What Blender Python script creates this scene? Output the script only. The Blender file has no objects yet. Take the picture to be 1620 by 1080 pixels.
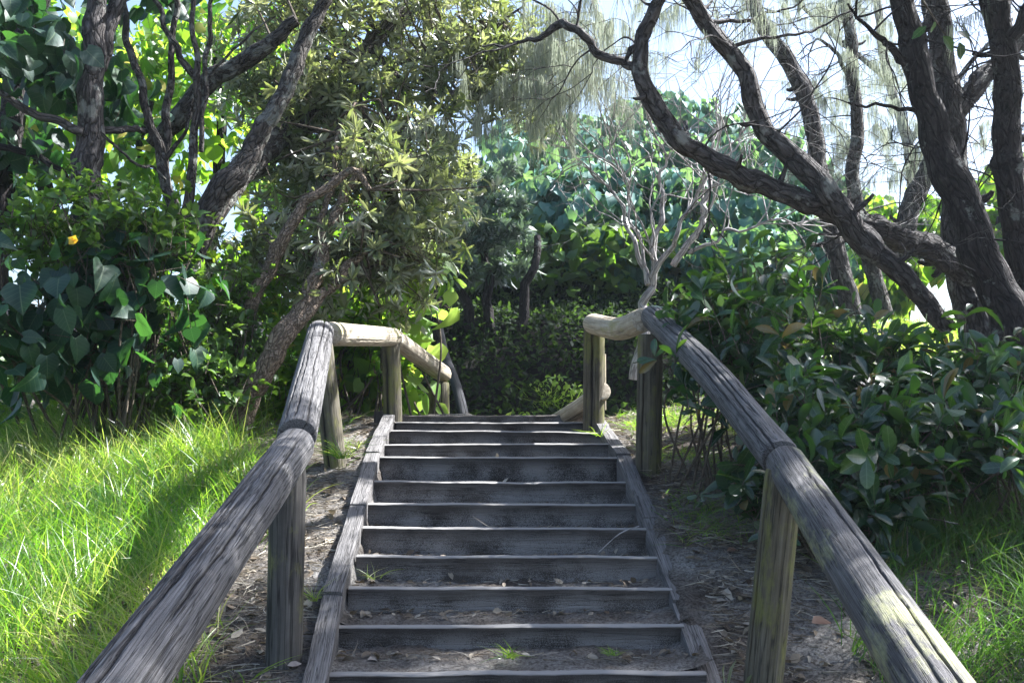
import bpy, math
import numpy as np
from mathutils import Vector

sc = bpy.context.scene
R = math.radians
rng = np.random.default_rng(11)

# ------------------------------------------------------------------ camera
CAM = np.array([0.0, 0.0, 1.6]); F = 1556.0; PITCH = math.atan(100 / F)
cd = bpy.data.cameras.new('camera'); cam = bpy.data.objects.new('camera', cd)
sc.collection.objects.link(cam); sc.camera = cam
cd.sensor_width = 36; cd.lens = F / 1620 * 36; cd.clip_start = .05; cd.clip_end = 1000
cam.location = CAM; cam.rotation_euler = (math.pi / 2 + PITCH, 0, 0)

# ------------------------------------------------------------------ light
SUN_AZ, SUN_EL = 66, 48
S = np.array([math.sin(R(SUN_AZ)) * math.cos(R(SUN_EL)), math.cos(R(SUN_AZ)) * math.cos(R(SUN_EL)), math.sin(R(SUN_EL))])
w = bpy.data.worlds.new('World'); sc.world = w; w.use_nodes = True
nt = w.node_tree; sky = nt.nodes.new('ShaderNodeTexSky'); sky.sky_type = 'NISHITA'
sky.sun_disc = False; sky.sun_elevation = R(SUN_EL); sky.sun_rotation = R(SUN_AZ)
sky.air_density = 1.0; sky.dust_density = 2.6; sky.ozone_density = 1.0
nt.links.new(sky.outputs[0], nt.nodes['Background'].inputs[0]); nt.nodes['Background'].inputs[1].default_value = .07
sl = bpy.data.lights.new('sun', 'SUN'); so = bpy.data.objects.new('sun', sl); sc.collection.objects.link(so)
sl.energy = 5.0; sl.angle = R(.5); sl.color = (1, .97, .92)
so.rotation_euler = Vector(tuple(-S)).to_track_quat('-Z', 'Y').to_euler()
sc.view_settings.view_transform = 'Standard'; sc.view_settings.look = 'None'
sc.view_settings.exposure = 2.3; sc.view_settings.gamma = 1
sc.view_settings.use_white_balance = True; sc.view_settings.white_balance_temperature = 6100; sc.view_settings.white_balance_tint = 10
sc.cycles.max_bounces = 6; sc.cycles.diffuse_bounces = 4; sc.cycles.glossy_bounces = 2; sc.cycles.transmission_bounces = 4
sc.cycles.caustics_reflective = False; sc.cycles.caustics_refractive = False
sc.cycles.sample_clamp_indirect = 6; sc.cycles.adaptive_threshold = .005; sc.cycles.denoising_prefilter = 'ACCURATE'

# ------------------------------------------------------------------ helpers
def at(px, py, d):
    """point seen at photo pixel (px, py), d metres ahead"""
    u = (px - 810) / F; v = (540 - py) / F
    y = math.cos(PITCH) - v * math.sin(PITCH); z = math.sin(PITCH) + v * math.cos(PITCH)
    return CAM + np.array([u, y, z]) * (d / y)

def ats(pts): return np.array([at(*p) for p in pts])
def unit(a): return a / np.maximum(np.linalg.norm(a, axis=-1, keepdims=True), 1e-9)

class MB:
    def __init__(s): s.v = []; s.q = []; s.m = []; s.r = []; s.c = []; s.n = 0
    def add(s, v, q, mi=0, rnd=0., co=None):
        v = np.asarray(v, float); q = np.asarray(q, int)
        s.v.append(v); s.q.append(q + s.n); s.n += len(v)
        s.m.append(np.full(len(q), mi)); s.r.append(np.broadcast_to(rnd, (len(v),)))
        s.c.append(v if co is None else co)
    def build(s, name, mats, parent=None, base=None, smooth=True, sharp=None):
        v = np.concatenate(s.v); q = np.concatenate(s.q)
        b = np.zeros(3) if base is None else np.asarray(base, float)
        if parent is not None: b = np.array(parent['_b'])
        me = bpy.data.meshes.new(name)
        me.vertices.add(len(v)); me.vertices.foreach_set('co', (v - b).astype(np.float32).ravel())
        me.loops.add(q.size); me.loops.foreach_set('vertex_index', q.astype(np.int32).ravel())
        me.polygons.add(len(q)); me.polygons.foreach_set('loop_start', np.arange(0, q.size, 4, dtype=np.int32))
        me.polygons.foreach_set('material_index', np.concatenate(s.m).astype(np.int32))
        me.polygons.foreach_set('use_smooth', np.full(len(q), smooth))
        a = me.attributes.new('rnd', 'FLOAT', 'POINT'); a.data.foreach_set('value', np.concatenate(s.r).astype(np.float32))
        a = me.attributes.new('co', 'FLOAT_VECTOR', 'POINT'); a.data.foreach_set('vector', np.concatenate(s.c).astype(np.float32).ravel())
        for m in (mats if isinstance(mats, (list, tuple)) else [mats]): me.materials.append(m)
        me.update(calc_edges=True)
        if sharp: me.set_sharp_from_angle(angle=R(sharp))
        o = bpy.data.objects.new(name, me); sc.collection.objects.link(o)
        if parent is not None: o.parent = parent
        else: o.location = b
        return o

def tag(o, label, cat, group=None, kind=None):
    if label: o['label'] = label
    if cat: o['category'] = cat
    if group: o['group'] = group
    if kind: o['kind'] = kind
    return o

def thing(name, label, cat, base, group=None):
    o = bpy.data.objects.new(name, None); sc.collection.objects.link(o)
    o.empty_display_size = .1; o.location = base; o['_b'] = [float(x) for x in base]
    return tag(o, label, cat, group)

def catmull(P, step):
    P = np.asarray(P, float); out = []
    Q = np.vstack([2 * P[0] - P[1], P, 2 * P[-1] - P[-2]])
    for i in range(1, len(Q) - 2):
        a, b, c, d = Q[i - 1], Q[i], Q[i + 1], Q[i + 2]
        n = max(2, int(np.linalg.norm((c - b)[:3]) / step))
        t = np.linspace(0, 1, n, endpoint=False)[:, None]
        out.append(.5 * (2 * b + (c - a) * t + (2 * a - 5 * b + 4 * c - d) * t ** 2 + (3 * b - a - 3 * c + d) * t ** 3))
    out.append(P[-1:]); return np.vstack(out)

def frames(P):
    T = unit(np.gradient(P, axis=0)); n = len(P)
    ref = np.array([0, 0, 1.]) if abs(T[0][2]) < .9 else np.array([1., 0, 0])
    N = np.zeros_like(P); x = unit(np.cross(ref, T[0])); N[0] = x
    for i in range(1, n):
        x = x - T[i] * np.dot(x, T[i]); x = x / max(np.linalg.norm(x), 1e-9); N[i] = x
    return T, N, np.cross(T, N)

def sweep(P, prof, scale, disp=None, cap=True):
    """sweep a closed profile (m,2) along P, per-ring scale, disp(theta,s)->radial factor"""
    n, m = len(P), len(prof); T, N, B = frames(P)
    s = np.concatenate([[0], np.cumsum(np.linalg.norm(np.diff(P, axis=0), axis=1))])
    th = np.arctan2(prof[:, 1], prof[:, 0])
    k = np.ones((n, m)) if disp is None else disp(th[None, :], s[:, None])
    k = k * np.broadcast_to(np.asarray(scale, float), (n,))[:, None]
    V = P[:, None] + N[:, None] * (prof[:, 0][None] * k)[..., None] + B[:, None] * (prof[:, 1][None] * k)[..., None]
    C = np.stack([prof[:, 0][None] * k, prof[:, 1][None] * k, np.broadcast_to(s[:, None], (n, m))], -1)
    rows = [V]; cs = [C]
    if cap:
        def ring(i, f, off):
            return (P[i] + (V[i] - P[i]) * f + T[i] * off)[None], (C[i] * np.array([f, f, 1]) + np.array([0, 0, off]))[None]
        a = [ring(0, .02, -.004), ring(0, .55, -.004), ring(0, .93, -.002)]
        b = [ring(-1, .93, .002), ring(-1, .55, .004), ring(-1, .02, .004)]
        V = np.concatenate([x[0] for x in a] + [V] + [x[0] for x in b]); C = np.concatenate([x[1] for x in a] + [C] + [x[1] for x in b])
    n = len(V)
    i = np.arange(n - 1)[:, None] * m; j = np.arange(m)[None]; j2 = (j + 1) % m
    q = np.stack([i + j, i + j2, i + m + j2, i + m + j], -1).reshape(-1, 4)
    return V.reshape(-1, 3), q, C.reshape(-1, 3)

def circle(m): t = np.arange(m) / m * 2 * np.pi; return np.stack([np.cos(t), np.sin(t)], 1)

def rough(amp, seed, kmax=9, f=9):
    g = np.random.default_rng(seed); K = g.integers(0, kmax, 10); Fq = g.normal(0, f, 10); ph = g.uniform(0, 6.28, 10); A = g.uniform(.4, 1, 10)
    return lambda th, s: 1 + amp * sum(a * np.sin(k * th + q * s + p) for a, k, q, p in zip(A, K, Fq, ph)) / 3

def limb(mb, pts, radii, seg=16, step=.06, amp=.05, seed=0, mi=0, wob=0.):
    """round limb through pts with radii"""
    pr = catmull(np.hstack([np.asarray(pts, float), np.asarray(radii, float)[:, None]]), step)
    P = pr[:, :3].copy(); r = np.maximum(pr[:, 3], .0008)
    if wob:
        g = np.random.default_rng(seed + 5); s = np.linspace(0, 1, len(P)) * len(pts)
        for a in range(3): P[:, a] += wob * (np.sin(s * g.uniform(2, 5) + g.uniform(0, 6)) + .5 * np.sin(s * g.uniform(6, 11) + g.uniform(0, 6))) * np.minimum(1, s)
    if seg >= 24:  # knots and swellings
        g = np.random.default_rng(seed + 9); s = np.linspace(0, 1, len(P))
        for _ in range(7): r = r * (1 + g.uniform(.04, .16) * np.exp(-((s - g.uniform(.05, .95)) / g.uniform(.008, .025)) ** 2))
    v, q, c = sweep(P, circle(seg), r, rough(amp, seed) if amp else None)
    mb.add(v, q, mi, 0, c); return P, r

def grow(p, d, L, n=8, wob=.25, grav=0., g=rng):
    pts = [np.asarray(p, float)]; d = unit(np.asarray(d, float))
    for i in range(n):
        d = unit(d + g.normal(0, wob, 3) + np.array([0, 0, grav])); pts.append(pts[-1] + d * L / n)
    return np.array(pts)

# ---- leaves
def leaf_tpl(prof, fold=.25, curl=.2, lobes=0.):
    v = []; n = len(prof)
    for i, (y, h) in enumerate(prof):
        z = -curl * y * y
        yl = y - (lobes if i == 0 else 0)
        v += [(-h, yl, z + fold * h), (0, y, z), (h, yl, z + fold * h)]
    q = []
    for i in range(n - 1):
        a = 3 * i; q += [(a, a + 1, a + 4, a + 3), (a + 1, a + 2, a + 5, a + 4)]
    return np.array(v, float), np.array(q)

HEART = leaf_tpl([(0, .26), (.1, .42), (.32, .5), (.62, .36), (.86, .13), (1, .01)], .22, .25, .12)
HEART_S = leaf_tpl([(0, .34), (.3, .48), (.65, .33), (1, .01)], .2, .3, .1)
LANCE = leaf_tpl([(0, .02), (.4, .1), (.8, .11), (1, .03)], .3, .25)
LANCE_S = leaf_tpl([(0, .03), (.55, .13), (1, .03)], .3, .2)
OBOV = leaf_tpl([(0, .03), (.3, .11), (.62, .20), (.86, .17), (1, .04)], .38, .25)
OVAL = leaf_tpl([(0, .04), (.3, .25), (.65, .24), (1, .02)], .3, .25)

def put_leaves(mb, tpl, P, D, N, size, mi=0, rnd=None, g=rng, wx=1.):
    n = len(P)
    if n == 0: return
    Y = unit(D); Z = N - Y * (N * Y).sum(1, keepdims=True); Z = unit(Z + 1e-6); X = np.cross(Y, Z)
    tv, tq = tpl; size = np.broadcast_to(size, (n,)); k = len(tv)
    wv = g.uniform(.8, 1.2, n) * wx; cz = g.uniform(-.2, 2.6, n)
    V = P[:, None] + size[:, None, None] * (tv[None, :, 0:1] * wv[:, None, None] * X[:, None] + tv[None, :, 1:2] * Y[:, None] + tv[None, :, 2:3] * cz[:, None, None] * Z[:, None])
    q = tq[None] + (np.arange(n) * k)[:, None, None]
    r = g.uniform(0, 1, n) if rnd is None else np.broadcast_to(rnd, (n,))
    c = np.concatenate([np.broadcast_to(tv[None, :, :2], (n, k, 2)), np.broadcast_to(r[:, None, None] * 50, (n, k, 1))], 2)
    mb.add(V.reshape(-1, 3), q.reshape(-1, 4), mi, np.repeat(r, k), c.reshape(-1, 3))

def ball(n, g=rng, shell=.0):
    d = unit(g.normal(0, 1, (n, 3))); r = g.uniform(shell ** 3, 1, n) ** (1 / 3)
    return d * r[:, None]

def ribbons(mb, P, D, L, W, bend, g=rng, mi=0, seg=4, rnd=None, face=None):
    """tapering grass blades / strands: start P, direction D, bend vector (n,3) grows with t^2"""
    n = len(P); t = np.linspace(0, 1, seg + 1)
    C = P[:, None] + (D * L[:, None])[:, None] * t[None, :, None] + (bend * L[:, None])[:, None] * (t ** 2)[None, :, None]
    side = unit(np.cross(D, g.normal(0, 1, (n, 3)) if face is None else face))
    wd = W[:, None] * np.maximum(.06, 1 - t ** 1.7)[None]
    V = np.stack([C - side[:, None] * wd[..., None], C + side[:, None] * wd[..., None]], 2).reshape(-1, 3)
    i = (np.arange(n) * 2 * (seg + 1))[:, None] + 2 * np.arange(seg)[None]
    q = np.stack([i, i + 1, i + 3, i + 2], -1).reshape(-1, 4)
    r = g.uniform(0, 1, n) if rnd is None else rnd
    mb.add(V, q, mi, np.repeat(r, 2 * (seg + 1)))

# ------------------------------------------------------------------ materials
def mat(name):
    m = bpy.data.materials.new(name); m.use_nodes = True; nt = m.node_tree
    return m, nt, nt.nodes['Principled BSDF'], lambda t, **k: mk(nt, t, **k)
def mk(nt, t, **k):
    n = nt.nodes.new(t)
    for a, b in k.items():
        if a in n.inputs: n.inputs[a].default_value = b
        else: setattr(n, a, b)
    return n
def ramp(nt, stops, src=None):
    n = nt.nodes.new('ShaderNodeValToRGB'); e = n.color_ramp.elements
    while len(e) < len(stops): e.new(.5)
    for x, (p, c) in zip(e, stops):
        x.position = p; x.color = tuple(c) + (1,) if len(c) == 3 else c
    if src is not None: nt.links.new(src, n.inputs[0])
    return n

def leaf_mat(name, cols, tcols, rough=.45, trans=.45, spec=.5, under=None, vein=0., old=None):
    m, nt, b, N = mat(name); L = nt.links.new
    a = N('ShaderNodeAttribute', attribute_name='rnd')
    n = len(cols); r = ramp(nt, [(i / max(1, n - 1), c) for i, c in enumerate(cols)], a.outputs['Fac'])
    n = len(tcols); r2 = ramp(nt, [(i / max(1, n - 1), c) for i, c in enumerate(tcols)], a.outputs['Fac'])
    no = N('ShaderNodeTexNoise'); no.inputs['Scale'].default_value = 3; no.inputs['Detail'].default_value = 4
    lc = N('ShaderNodeAttribute', attribute_name='co'); L(lc.outputs['Vector'], no.inputs['Vector'])
    mx = N('ShaderNodeMix', data_type='RGBA', blend_type='MULTIPLY'); mx.inputs[0].default_value = .6
    rr = ramp(nt, [(.3, (.6, .6, .6)), (.7, (1.25, 1.25, 1.15))], no.outputs['Fac'])
    L(r.outputs[0], mx.inputs[6]); L(rr.outputs[0], mx.inputs[7])
    col = mx.outputs[2]; tcol = r2.outputs[0]
    def mth(op, x, y=None):
        n = N('ShaderNodeMath', operation=op)
        for i, q in enumerate((x, y)):
            if q is None: continue
            if isinstance(q, (int, float)): n.inputs[i].default_value = q
            else: L(q, n.inputs[i])
        return n.outputs[0]
    if old:  # a share of old, yellowed or browned leaves
        h = mth('GREATER_THAN', mth('FRACT', mth('MULTIPLY', a.outputs['Fac'], 37.7)), 1 - old[1])
        for k in (0, 1):
            mo = N('ShaderNodeMix', data_type='RGBA'); mo.inputs[7].default_value = tuple(x * (1 + k) for x in old[0]) + (1,); L(h, mo.inputs[0]); L((col, tcol)[k], mo.inputs[6])
            if k: tcol = mo.outputs[2]
            else: col = mo.outputs[2]
    if vein:  # midrib and side veins
        sp = N('ShaderNodeSeparateXYZ'); L(lc.outputs['Vector'], sp.inputs[0]); ax = mth('ABSOLUTE', sp.outputs['X'])
        mid = mth('LESS_THAN', ax, .016); sv = mth('LESS_THAN', mth('ABSOLUTE', mth('SUBTRACT', mth('FRACT', mth('MULTIPLY', mth('SUBTRACT', sp.outputs['Y'], mth('MULTIPLY', ax, .7)), 6)), .5)), .06)
        vm = mth('MULTIPLY', mth('MAXIMUM', mid, mth('MULTIPLY', sv, .5)), vein)
        mv = N('ShaderNodeMix', data_type='RGBA'); mv.inputs[7].default_value = (.22, .30, .14, 1); L(vm, mv.inputs[0]); L(col, mv.inputs[6]); col = mv.outputs[2]
    if under:  # pale underside of the leaf
        ge = N('ShaderNodeNewGeometry'); mu = N('ShaderNodeMix', data_type='RGBA'); mu.inputs[7].default_value = tuple(under) + (1,)
        L(ge.outputs['Backfacing'], mu.inputs[0]); L(col, mu.inputs[6]); col = mu.outputs[2]
    L(col, b.inputs['Base Color']); b.inputs['Roughness'].default_value = rough
    b.inputs['Specular IOR Level'].default_value = spec
    t = N('ShaderNodeBsdfTranslucent'); L(tcol, t.inputs['Color'])
    ms = N('ShaderNodeMixShader'); ms.inputs[0].default_value = trans
    L(b.outputs[0], ms.inputs[1]); L(t.outputs[0], ms.inputs[2]); L(ms.outputs[0], nt.nodes['Material Output'].inputs[0])
    return m

M = {}
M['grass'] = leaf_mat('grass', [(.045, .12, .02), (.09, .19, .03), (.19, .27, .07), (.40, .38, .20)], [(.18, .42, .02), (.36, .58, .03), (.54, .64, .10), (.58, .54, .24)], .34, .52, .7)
M['grass_shade'] = leaf_mat('shaded_grass', [(.04, .10, .03), (.06, .14, .03), (.16, .17, .07)], [(.10, .24, .02), (.16, .34, .03), (.3, .3, .1)], .4, .45, .5)  # grass colours darkened for the shade on the right bank
M['straw'] = leaf_mat('straw', [(.06, .042, .032), (.20, .16, .12), (.34, .30, .25), (.50, .46, .39)], [(.15, .12, .07), (.3, .24, .15)], .7, .2, .2)
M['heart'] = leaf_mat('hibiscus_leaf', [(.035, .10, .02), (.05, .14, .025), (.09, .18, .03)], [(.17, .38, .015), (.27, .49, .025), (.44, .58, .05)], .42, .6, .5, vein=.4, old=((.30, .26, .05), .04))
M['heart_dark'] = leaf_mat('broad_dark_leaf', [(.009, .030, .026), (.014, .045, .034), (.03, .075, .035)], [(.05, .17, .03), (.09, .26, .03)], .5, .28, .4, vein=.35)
M['heart_far'] = leaf_mat('hillside_leaf', [(.045, .145, .135), (.07, .195, .18), (.12, .26, .21)], [(.20, .42, .09), (.34, .54, .14)], .55, .3, .4, vein=.2)
M['vine'] = leaf_mat('vine_leaf', [(.12, .24, .04), (.18, .30, .05)], [(.32, .54, .05), (.50, .66, .12)], .42, .5, .5, vein=.4)
M['banksia'] = leaf_mat('banksia_leaf', [(.05, .08, .035), (.09, .125, .055), (.20, .22, .13), (.30, .31, .20)], [(.17, .24, .045), (.30, .36, .08), (.42, .44, .18)], .38, .38, .7, (.46, .47, .38))
M['banksia_far'] = leaf_mat('grey_banksia_leaf', [(.05, .09, .07), (.08, .13, .10), (.16, .20, .16)], [(.10, .18, .08), (.18, .26, .10)], .45, .3, .6, (.34, .38, .36))
M['glossy'] = leaf_mat('leathery_leaf', [(.008, .024, .018), (.013, .037, .023), (.02, .055, .028), (.04, .09, .03)], [(.05, .17, .01), (.10, .26, .01), (.20, .36, .03)], .27, .22, .6, (.035, .07, .045), vein=.3, old=((.15, .11, .03), .03))
M['small'] = leaf_mat('small_shrub_leaf', [(.04, .09, .025), (.07, .14, .03), (.12, .18, .05)], [(.14, .30, .02), (.24, .40, .04)], .4, .42, .6)
M['needle'] = leaf_mat('she_oak_needle', [(.11, .13, .10), (.24, .27, .21), (.42, .44, .37)], [(.32, .36, .24), (.52, .56, .42)], .4, .4, .5)
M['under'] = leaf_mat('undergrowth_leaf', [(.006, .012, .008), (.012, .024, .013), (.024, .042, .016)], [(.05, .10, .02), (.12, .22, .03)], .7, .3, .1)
M['flower'] = leaf_mat('yellow_petal', [(.8, .5, .02), (.85, .6, .05)], [(.8, .5, .02), (.85, .55, .03)], .5, .4)
M['fallen'] = leaf_mat('fallen_leaf', [(.30, .26, .24), (.40, .36, .33)], [(.3, .25, .2), (.3, .25, .2)], .5, .2)
M['redleaf'] = leaf_mat('red_leaf', [(.20, .11, .08), (.24, .14, .10)], [(.2, .1, .06), (.2, .1, .06)], .5, .3)

def bark_mat(name, dark, mid, light, sc_=22, stretch=.22, lich=.25, lichcol=(.30, .31, .28), bump=.9, bd=.03):
    m, nt, b, N = mat(name); L = nt.links.new
    a = N('ShaderNodeAttribute', attribute_name='co')
    mp = N('ShaderNodeMapping'); mp.inputs['Scale'].default_value = (1, 1, stretch); L(a.outputs['Vector'], mp.inputs[0])
    n0 = N('ShaderNodeTexNoise'); n0.inputs['Scale'].default_value = 9; n0.inputs['Detail'].default_value = 3; L(mp.outputs[0], n0.inputs['Vector'])
    mv = N('ShaderNodeMix', data_type='VECTOR'); mv.inputs[0].default_value = .12
    L(mp.outputs[0], mv.inputs[4]); L(n0.outputs['Color'], mv.inputs[5])
    vo = N('ShaderNodeTexVoronoi', feature='DISTANCE_TO_EDGE'); vo.inputs['Scale'].default_value = sc_; L(mv.outputs[1], vo.inputs['Vector'])
    n1 = N('ShaderNodeTexNoise'); n1.inputs['Scale'].default_value = sc_ * 1.6; n1.inputs['Detail'].default_value = 8; n1.inputs['Roughness'].default_value = .7; L(mv.outputs[1], n1.inputs['Vector'])
    r1 = ramp(nt, [(.25, dark), (.5, mid), (.75, light)], n1.outputs['Fac'])
    rv = ramp(nt, [(0, (.25, .25, .25)), (.16, (1, 1, 1))], vo.outputs['Distance'])
    mx = N('ShaderNodeMix', data_type='RGBA', blend_type='MULTIPLY'); mx.inputs[0].default_value = .85
    L(r1.outputs[0], mx.inputs[6]); L(rv.outputs[0], mx.inputs[7])
    n2 = N('ShaderNodeTexNoise'); n2.inputs['Scale'].default_value = 6; n2.inputs['Detail'].default_value = 6; n2.inputs['Roughness'].default_value = .65; L(a.outputs['Vector'], n2.inputs['Vector'])
    r2 = ramp(nt, [(.62 - lich * .2, (0, 0, 0)), (.68 - lich * .2, (1, 1, 1))], n2.outputs['Fac'])
    mx2 = N('ShaderNodeMix', data_type='RGBA'); mx2.inputs[7].default_value = tuple(lichcol) + (1,)
    ml = N('ShaderNodeMath', operation='MULTIPLY'); ml.inputs[1].default_value = .55; L(r2.outputs[0], ml.inputs[0])
    L(ml.outputs[0], mx2.inputs[0]); L(mx.outputs[2], mx2.inputs[6]); L(mx2.outputs[2], b.inputs['Base Color'])
    b.inputs['Roughness'].default_value = .85; b.inputs['Specular IOR Level'].default_value = .25
    ad = N('ShaderNodeMath', operation='ADD'); L(rv.outputs[0], ad.inputs[0]); L(n1.outputs['Fac'], ad.inputs[1])
    bp = N('ShaderNodeBump'); bp.inputs['Strength'].default_value = bump; bp.inputs['Distance'].default_value = bd
    L(ad.outputs[0], bp.inputs['Height']); L(bp.outputs[0], b.inputs['Normal'])
    return m

M['bark'] = bark_mat('she_oak_bark', (.028, .023, .022), (.085, .074, .07), (.21, .195, .19), 26, .3)
M['bark_dark'] = bark_mat('dark_bark', (.014, .011, .011), (.035, .028, .027), (.085, .07, .068), 28, .28, .1)
M['bark_grey'] = bark_mat('grey_bark', (.035, .028, .024), (.085, .072, .062), (.20, .18, .165), 30, .35, .5)
M['bark_tan'] = bark_mat('banksia_bark', (.12, .085, .06), (.30, .225, .165), (.46, .38, .31), 40, .6, .2)
M['twig'] = bark_mat('twig_bark', (.05, .04, .03), (.12, .095, .07), (.22, .18, .14), 60, .3, .1, bd=.004)
M['dead'] = bark_mat('bleached_dead_wood', (.26, .235, .22), (.44, .41, .395), (.62, .59, .57), 40, .15, .2, bd=.006)

def wood_mat(name, dark, mid, light, sc_=55, along=2.2, stain=None, stain_amt=.5, sand=False, bd=.008, crack=.5, blotch=True, rough=.8):
    """weathered timber; fibres run along co.z"""
    m, nt, b, N = mat(name); L = nt.links.new
    a = N('ShaderNodeAttribute', attribute_name='co')
    oi = N('ShaderNodeObjectInfo'); of = N('ShaderNodeVectorMath', operation='SCALE'); of.inputs[0].default_value = (3.1, 1.7, 9.3); L(oi.outputs['Random'], of.inputs['Scale'])
    av = N('ShaderNodeVectorMath', operation='ADD'); L(a.outputs['Vector'], av.inputs[0]); L(of.outputs[0], av.inputs[1])
    mp = N('ShaderNodeMapping'); mp.inputs['Scale'].default_value = (sc_, sc_, along); L(av.outputs[0], mp.inputs[0])
    n1 = N('ShaderNodeTexNoise'); n1.inputs['Scale'].default_value = 1; n1.inputs['Detail'].default_value = 7; n1.inputs['Roughness'].default_value = .7; L(mp.outputs[0], n1.inputs['Vector'])
    r1 = ramp(nt, [(.28, dark), (.5, mid), (.72, light)], n1.outputs['Fac'])
    mp2 = N('ShaderNodeMapping'); mp2.inputs['Scale'].default_value = (sc_ * .55, sc_ * .55, along * .7); L(av.outputs[0], mp2.inputs[0])
    n3 = N('ShaderNodeTexNoise'); n3.inputs['Scale'].default_value = 1; n3.inputs['Detail'].default_value = 3; L(mp2.outputs[0], n3.inputs['Vector'])
    ab = N('ShaderNodeMath', operation='SUBTRACT'); ab.inputs[1].default_value = .5; L(n3.outputs['Fac'], ab.inputs[0])
    ab2 = N('ShaderNodeMath', operation='ABSOLUTE'); L(ab.outputs[0], ab2.inputs[0])
    rc = ramp(nt, [(0, (1 - crack,) * 3), (.03, (1, 1, 1))], ab2.outputs[0])
    mx = N('ShaderNodeMix', data_type='RGBA', blend_type='MULTIPLY'); mx.inputs[0].default_value = 1
    L(r1.outputs[0], mx.inputs[6]); L(rc.outputs[0], mx.inputs[7]); col = mx.outputs[2]
    if blotch:
        n2 = N('ShaderNodeTexNoise'); n2.inputs['Scale'].default_value = 7; n2.inputs['Detail'].default_value = 7; n2.inputs['Roughness'].default_value = .65; L(av.outputs[0], n2.inputs['Vector'])
        rb = ramp(nt, [(.32, (.68, .68, .69)), (.62, (1.08, 1.08, 1.08))], n2.outputs['Fac'])
        m3 = N('ShaderNodeMix', data_type='RGBA', blend_type='MULTIPLY'); m3.inputs[0].default_value = .8; L(col, m3.inputs[6]); L(rb.outputs[0], m3.inputs[7]); col = m3.outputs[2]
    if stain:
        n4 = N('ShaderNodeTexNoise'); n4.inputs['Scale'].default_value = 5; n4.inputs['Detail'].default_value = 9; n4.inputs['Roughness'].default_value = .72
        mp4 = N('ShaderNodeMapping'); mp4.inputs['Scale'].default_value = (1, 1, .45); mp4.inputs['Location'].default_value = (7, 3, 2); L(av.outputs[0], mp4.inputs[0]); L(mp4.outputs[0], n4.inputs['Vector'])
        r4 = ramp(nt, [(.62 - .3 * stain_amt, (0, 0, 0)), (.70 - .25 * stain_amt, (1, 1, 1))], n4.outputs['Fac'])
        m4 = N('ShaderNodeMix', data_type='RGBA'); m4.inputs[7].default_value = tuple(stain) + (1,)
        mm = N('ShaderNodeMath', operation='MULTIPLY'); mm.inputs[1].default_value = .75; L(r4.outputs[0], mm.inputs[0])
        L(mm.outputs[0], m4.inputs[0]); L(col, m4.inputs[6]); col = m4.outputs[2]
    hsrc = n1.outputs['Fac']
    if sand:
        n5 = N('ShaderNodeTexNoise'); n5.inputs['Scale'].default_value = 330; n5.inputs['Detail'].default_value = 2; L(a.outputs['Vector'], n5.inputs['Vector'])
        n6 = N('ShaderNodeTexNoise'); n6.inputs['Scale'].default_value = 5; n6.inputs['Detail'].default_value = 5; L(av.outputs[0], n6.inputs['Vector'])
        ad = N('ShaderNodeMath', operation='ADD'); L(n5.outputs['Fac'], ad.inputs[0]); L(n6.outputs['Fac'], ad.inputs[1])
        r5 = ramp(nt, [(.45, (0, 0, 0)), (.54, (.95, .95, .95))], None)
        hf = N('ShaderNodeMath', operation='MULTIPLY'); hf.inputs[1].default_value = .5; L(ad.outputs[0], hf.inputs[0]); L(hf.outputs[0], r5.inputs[0])
        tn = N('ShaderNodeMapRange'); tn.inputs[3].default_value = .6; tn.inputs[4].default_value = 1.5; L(oi.outputs['Random'], tn.inputs[0])
        mt = N('ShaderNodeMix', data_type='RGBA', blend_type='MULTIPLY'); mt.inputs[0].default_value = 1; L(col, mt.inputs[6]); L(tn.outputs[0], mt.inputs[7]); col = mt.outputs[2]
        sy = N('ShaderNodeSeparateXYZ'); L(a.outputs['Vector'], sy.inputs[0]); wr = N('ShaderNodeMapRange'); wr.inputs[1].default_value = .097; wr.inputs[2].default_value = .103; wr.inputs[4].default_value = .6; L(sy.outputs['Y'], wr.inputs[0])
        m6 = N('ShaderNodeMix', data_type='RGBA'); m6.inputs[7].default_value = (.40, .385, .37, 1); L(wr.outputs[0], m6.inputs[0]); L(col, m6.inputs[6]); col = m6.outputs[2]  # pale top edge: worn wood plus the sunlit nosing line as colour
        m5 = N('ShaderNodeMix', data_type='RGBA'); m5.inputs[7].default_value = (.27, .25, .235, 1)
        lw = N('ShaderNodeMapRange'); lw.inputs[1].default_value = .085; lw.inputs[2].default_value = .02; lw.inputs[3].default_value = .12; lw.inputs[4].default_value = .85; L(sy.outputs['Y'], lw.inputs[0]); mq = N('ShaderNodeMath', operation='MULTIPLY'); L(lw.outputs[0], mq.inputs[0]); L(r5.outputs[0], mq.inputs[1])
        L(mq.outputs[0], m5.inputs[0]); L(col, m5.inputs[6]); col = m5.outputs[2]
    dr = N('ShaderNodeAttribute', attribute_name='rnd'); md = N('ShaderNodeMix', data_type='RGBA'); md.inputs[7].default_value = (.012, .01, .01, 1)
    L(dr.outputs['Fac'], md.inputs[0]); L(col, md.inputs[6]); col = md.outputs[2]
    L(col, b.inputs['Base Color']); b.inputs['Roughness'].default_value = rough; b.inputs['Specular IOR Level'].default_value = .3
    ml = N('ShaderNodeMath', operation='MULTIPLY'); L(hsrc, ml.inputs[0]); L(rc.outputs[0], ml.inputs[1])
    bp = N('ShaderNodeBump'); bp.inputs['Strength'].default_value = .8; bp.inputs['Distance'].default_value = bd
    L(ml.outputs[0], bp.inputs['Height']); L(bp.outputs[0], b.inputs['Normal'])
    return m

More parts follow.
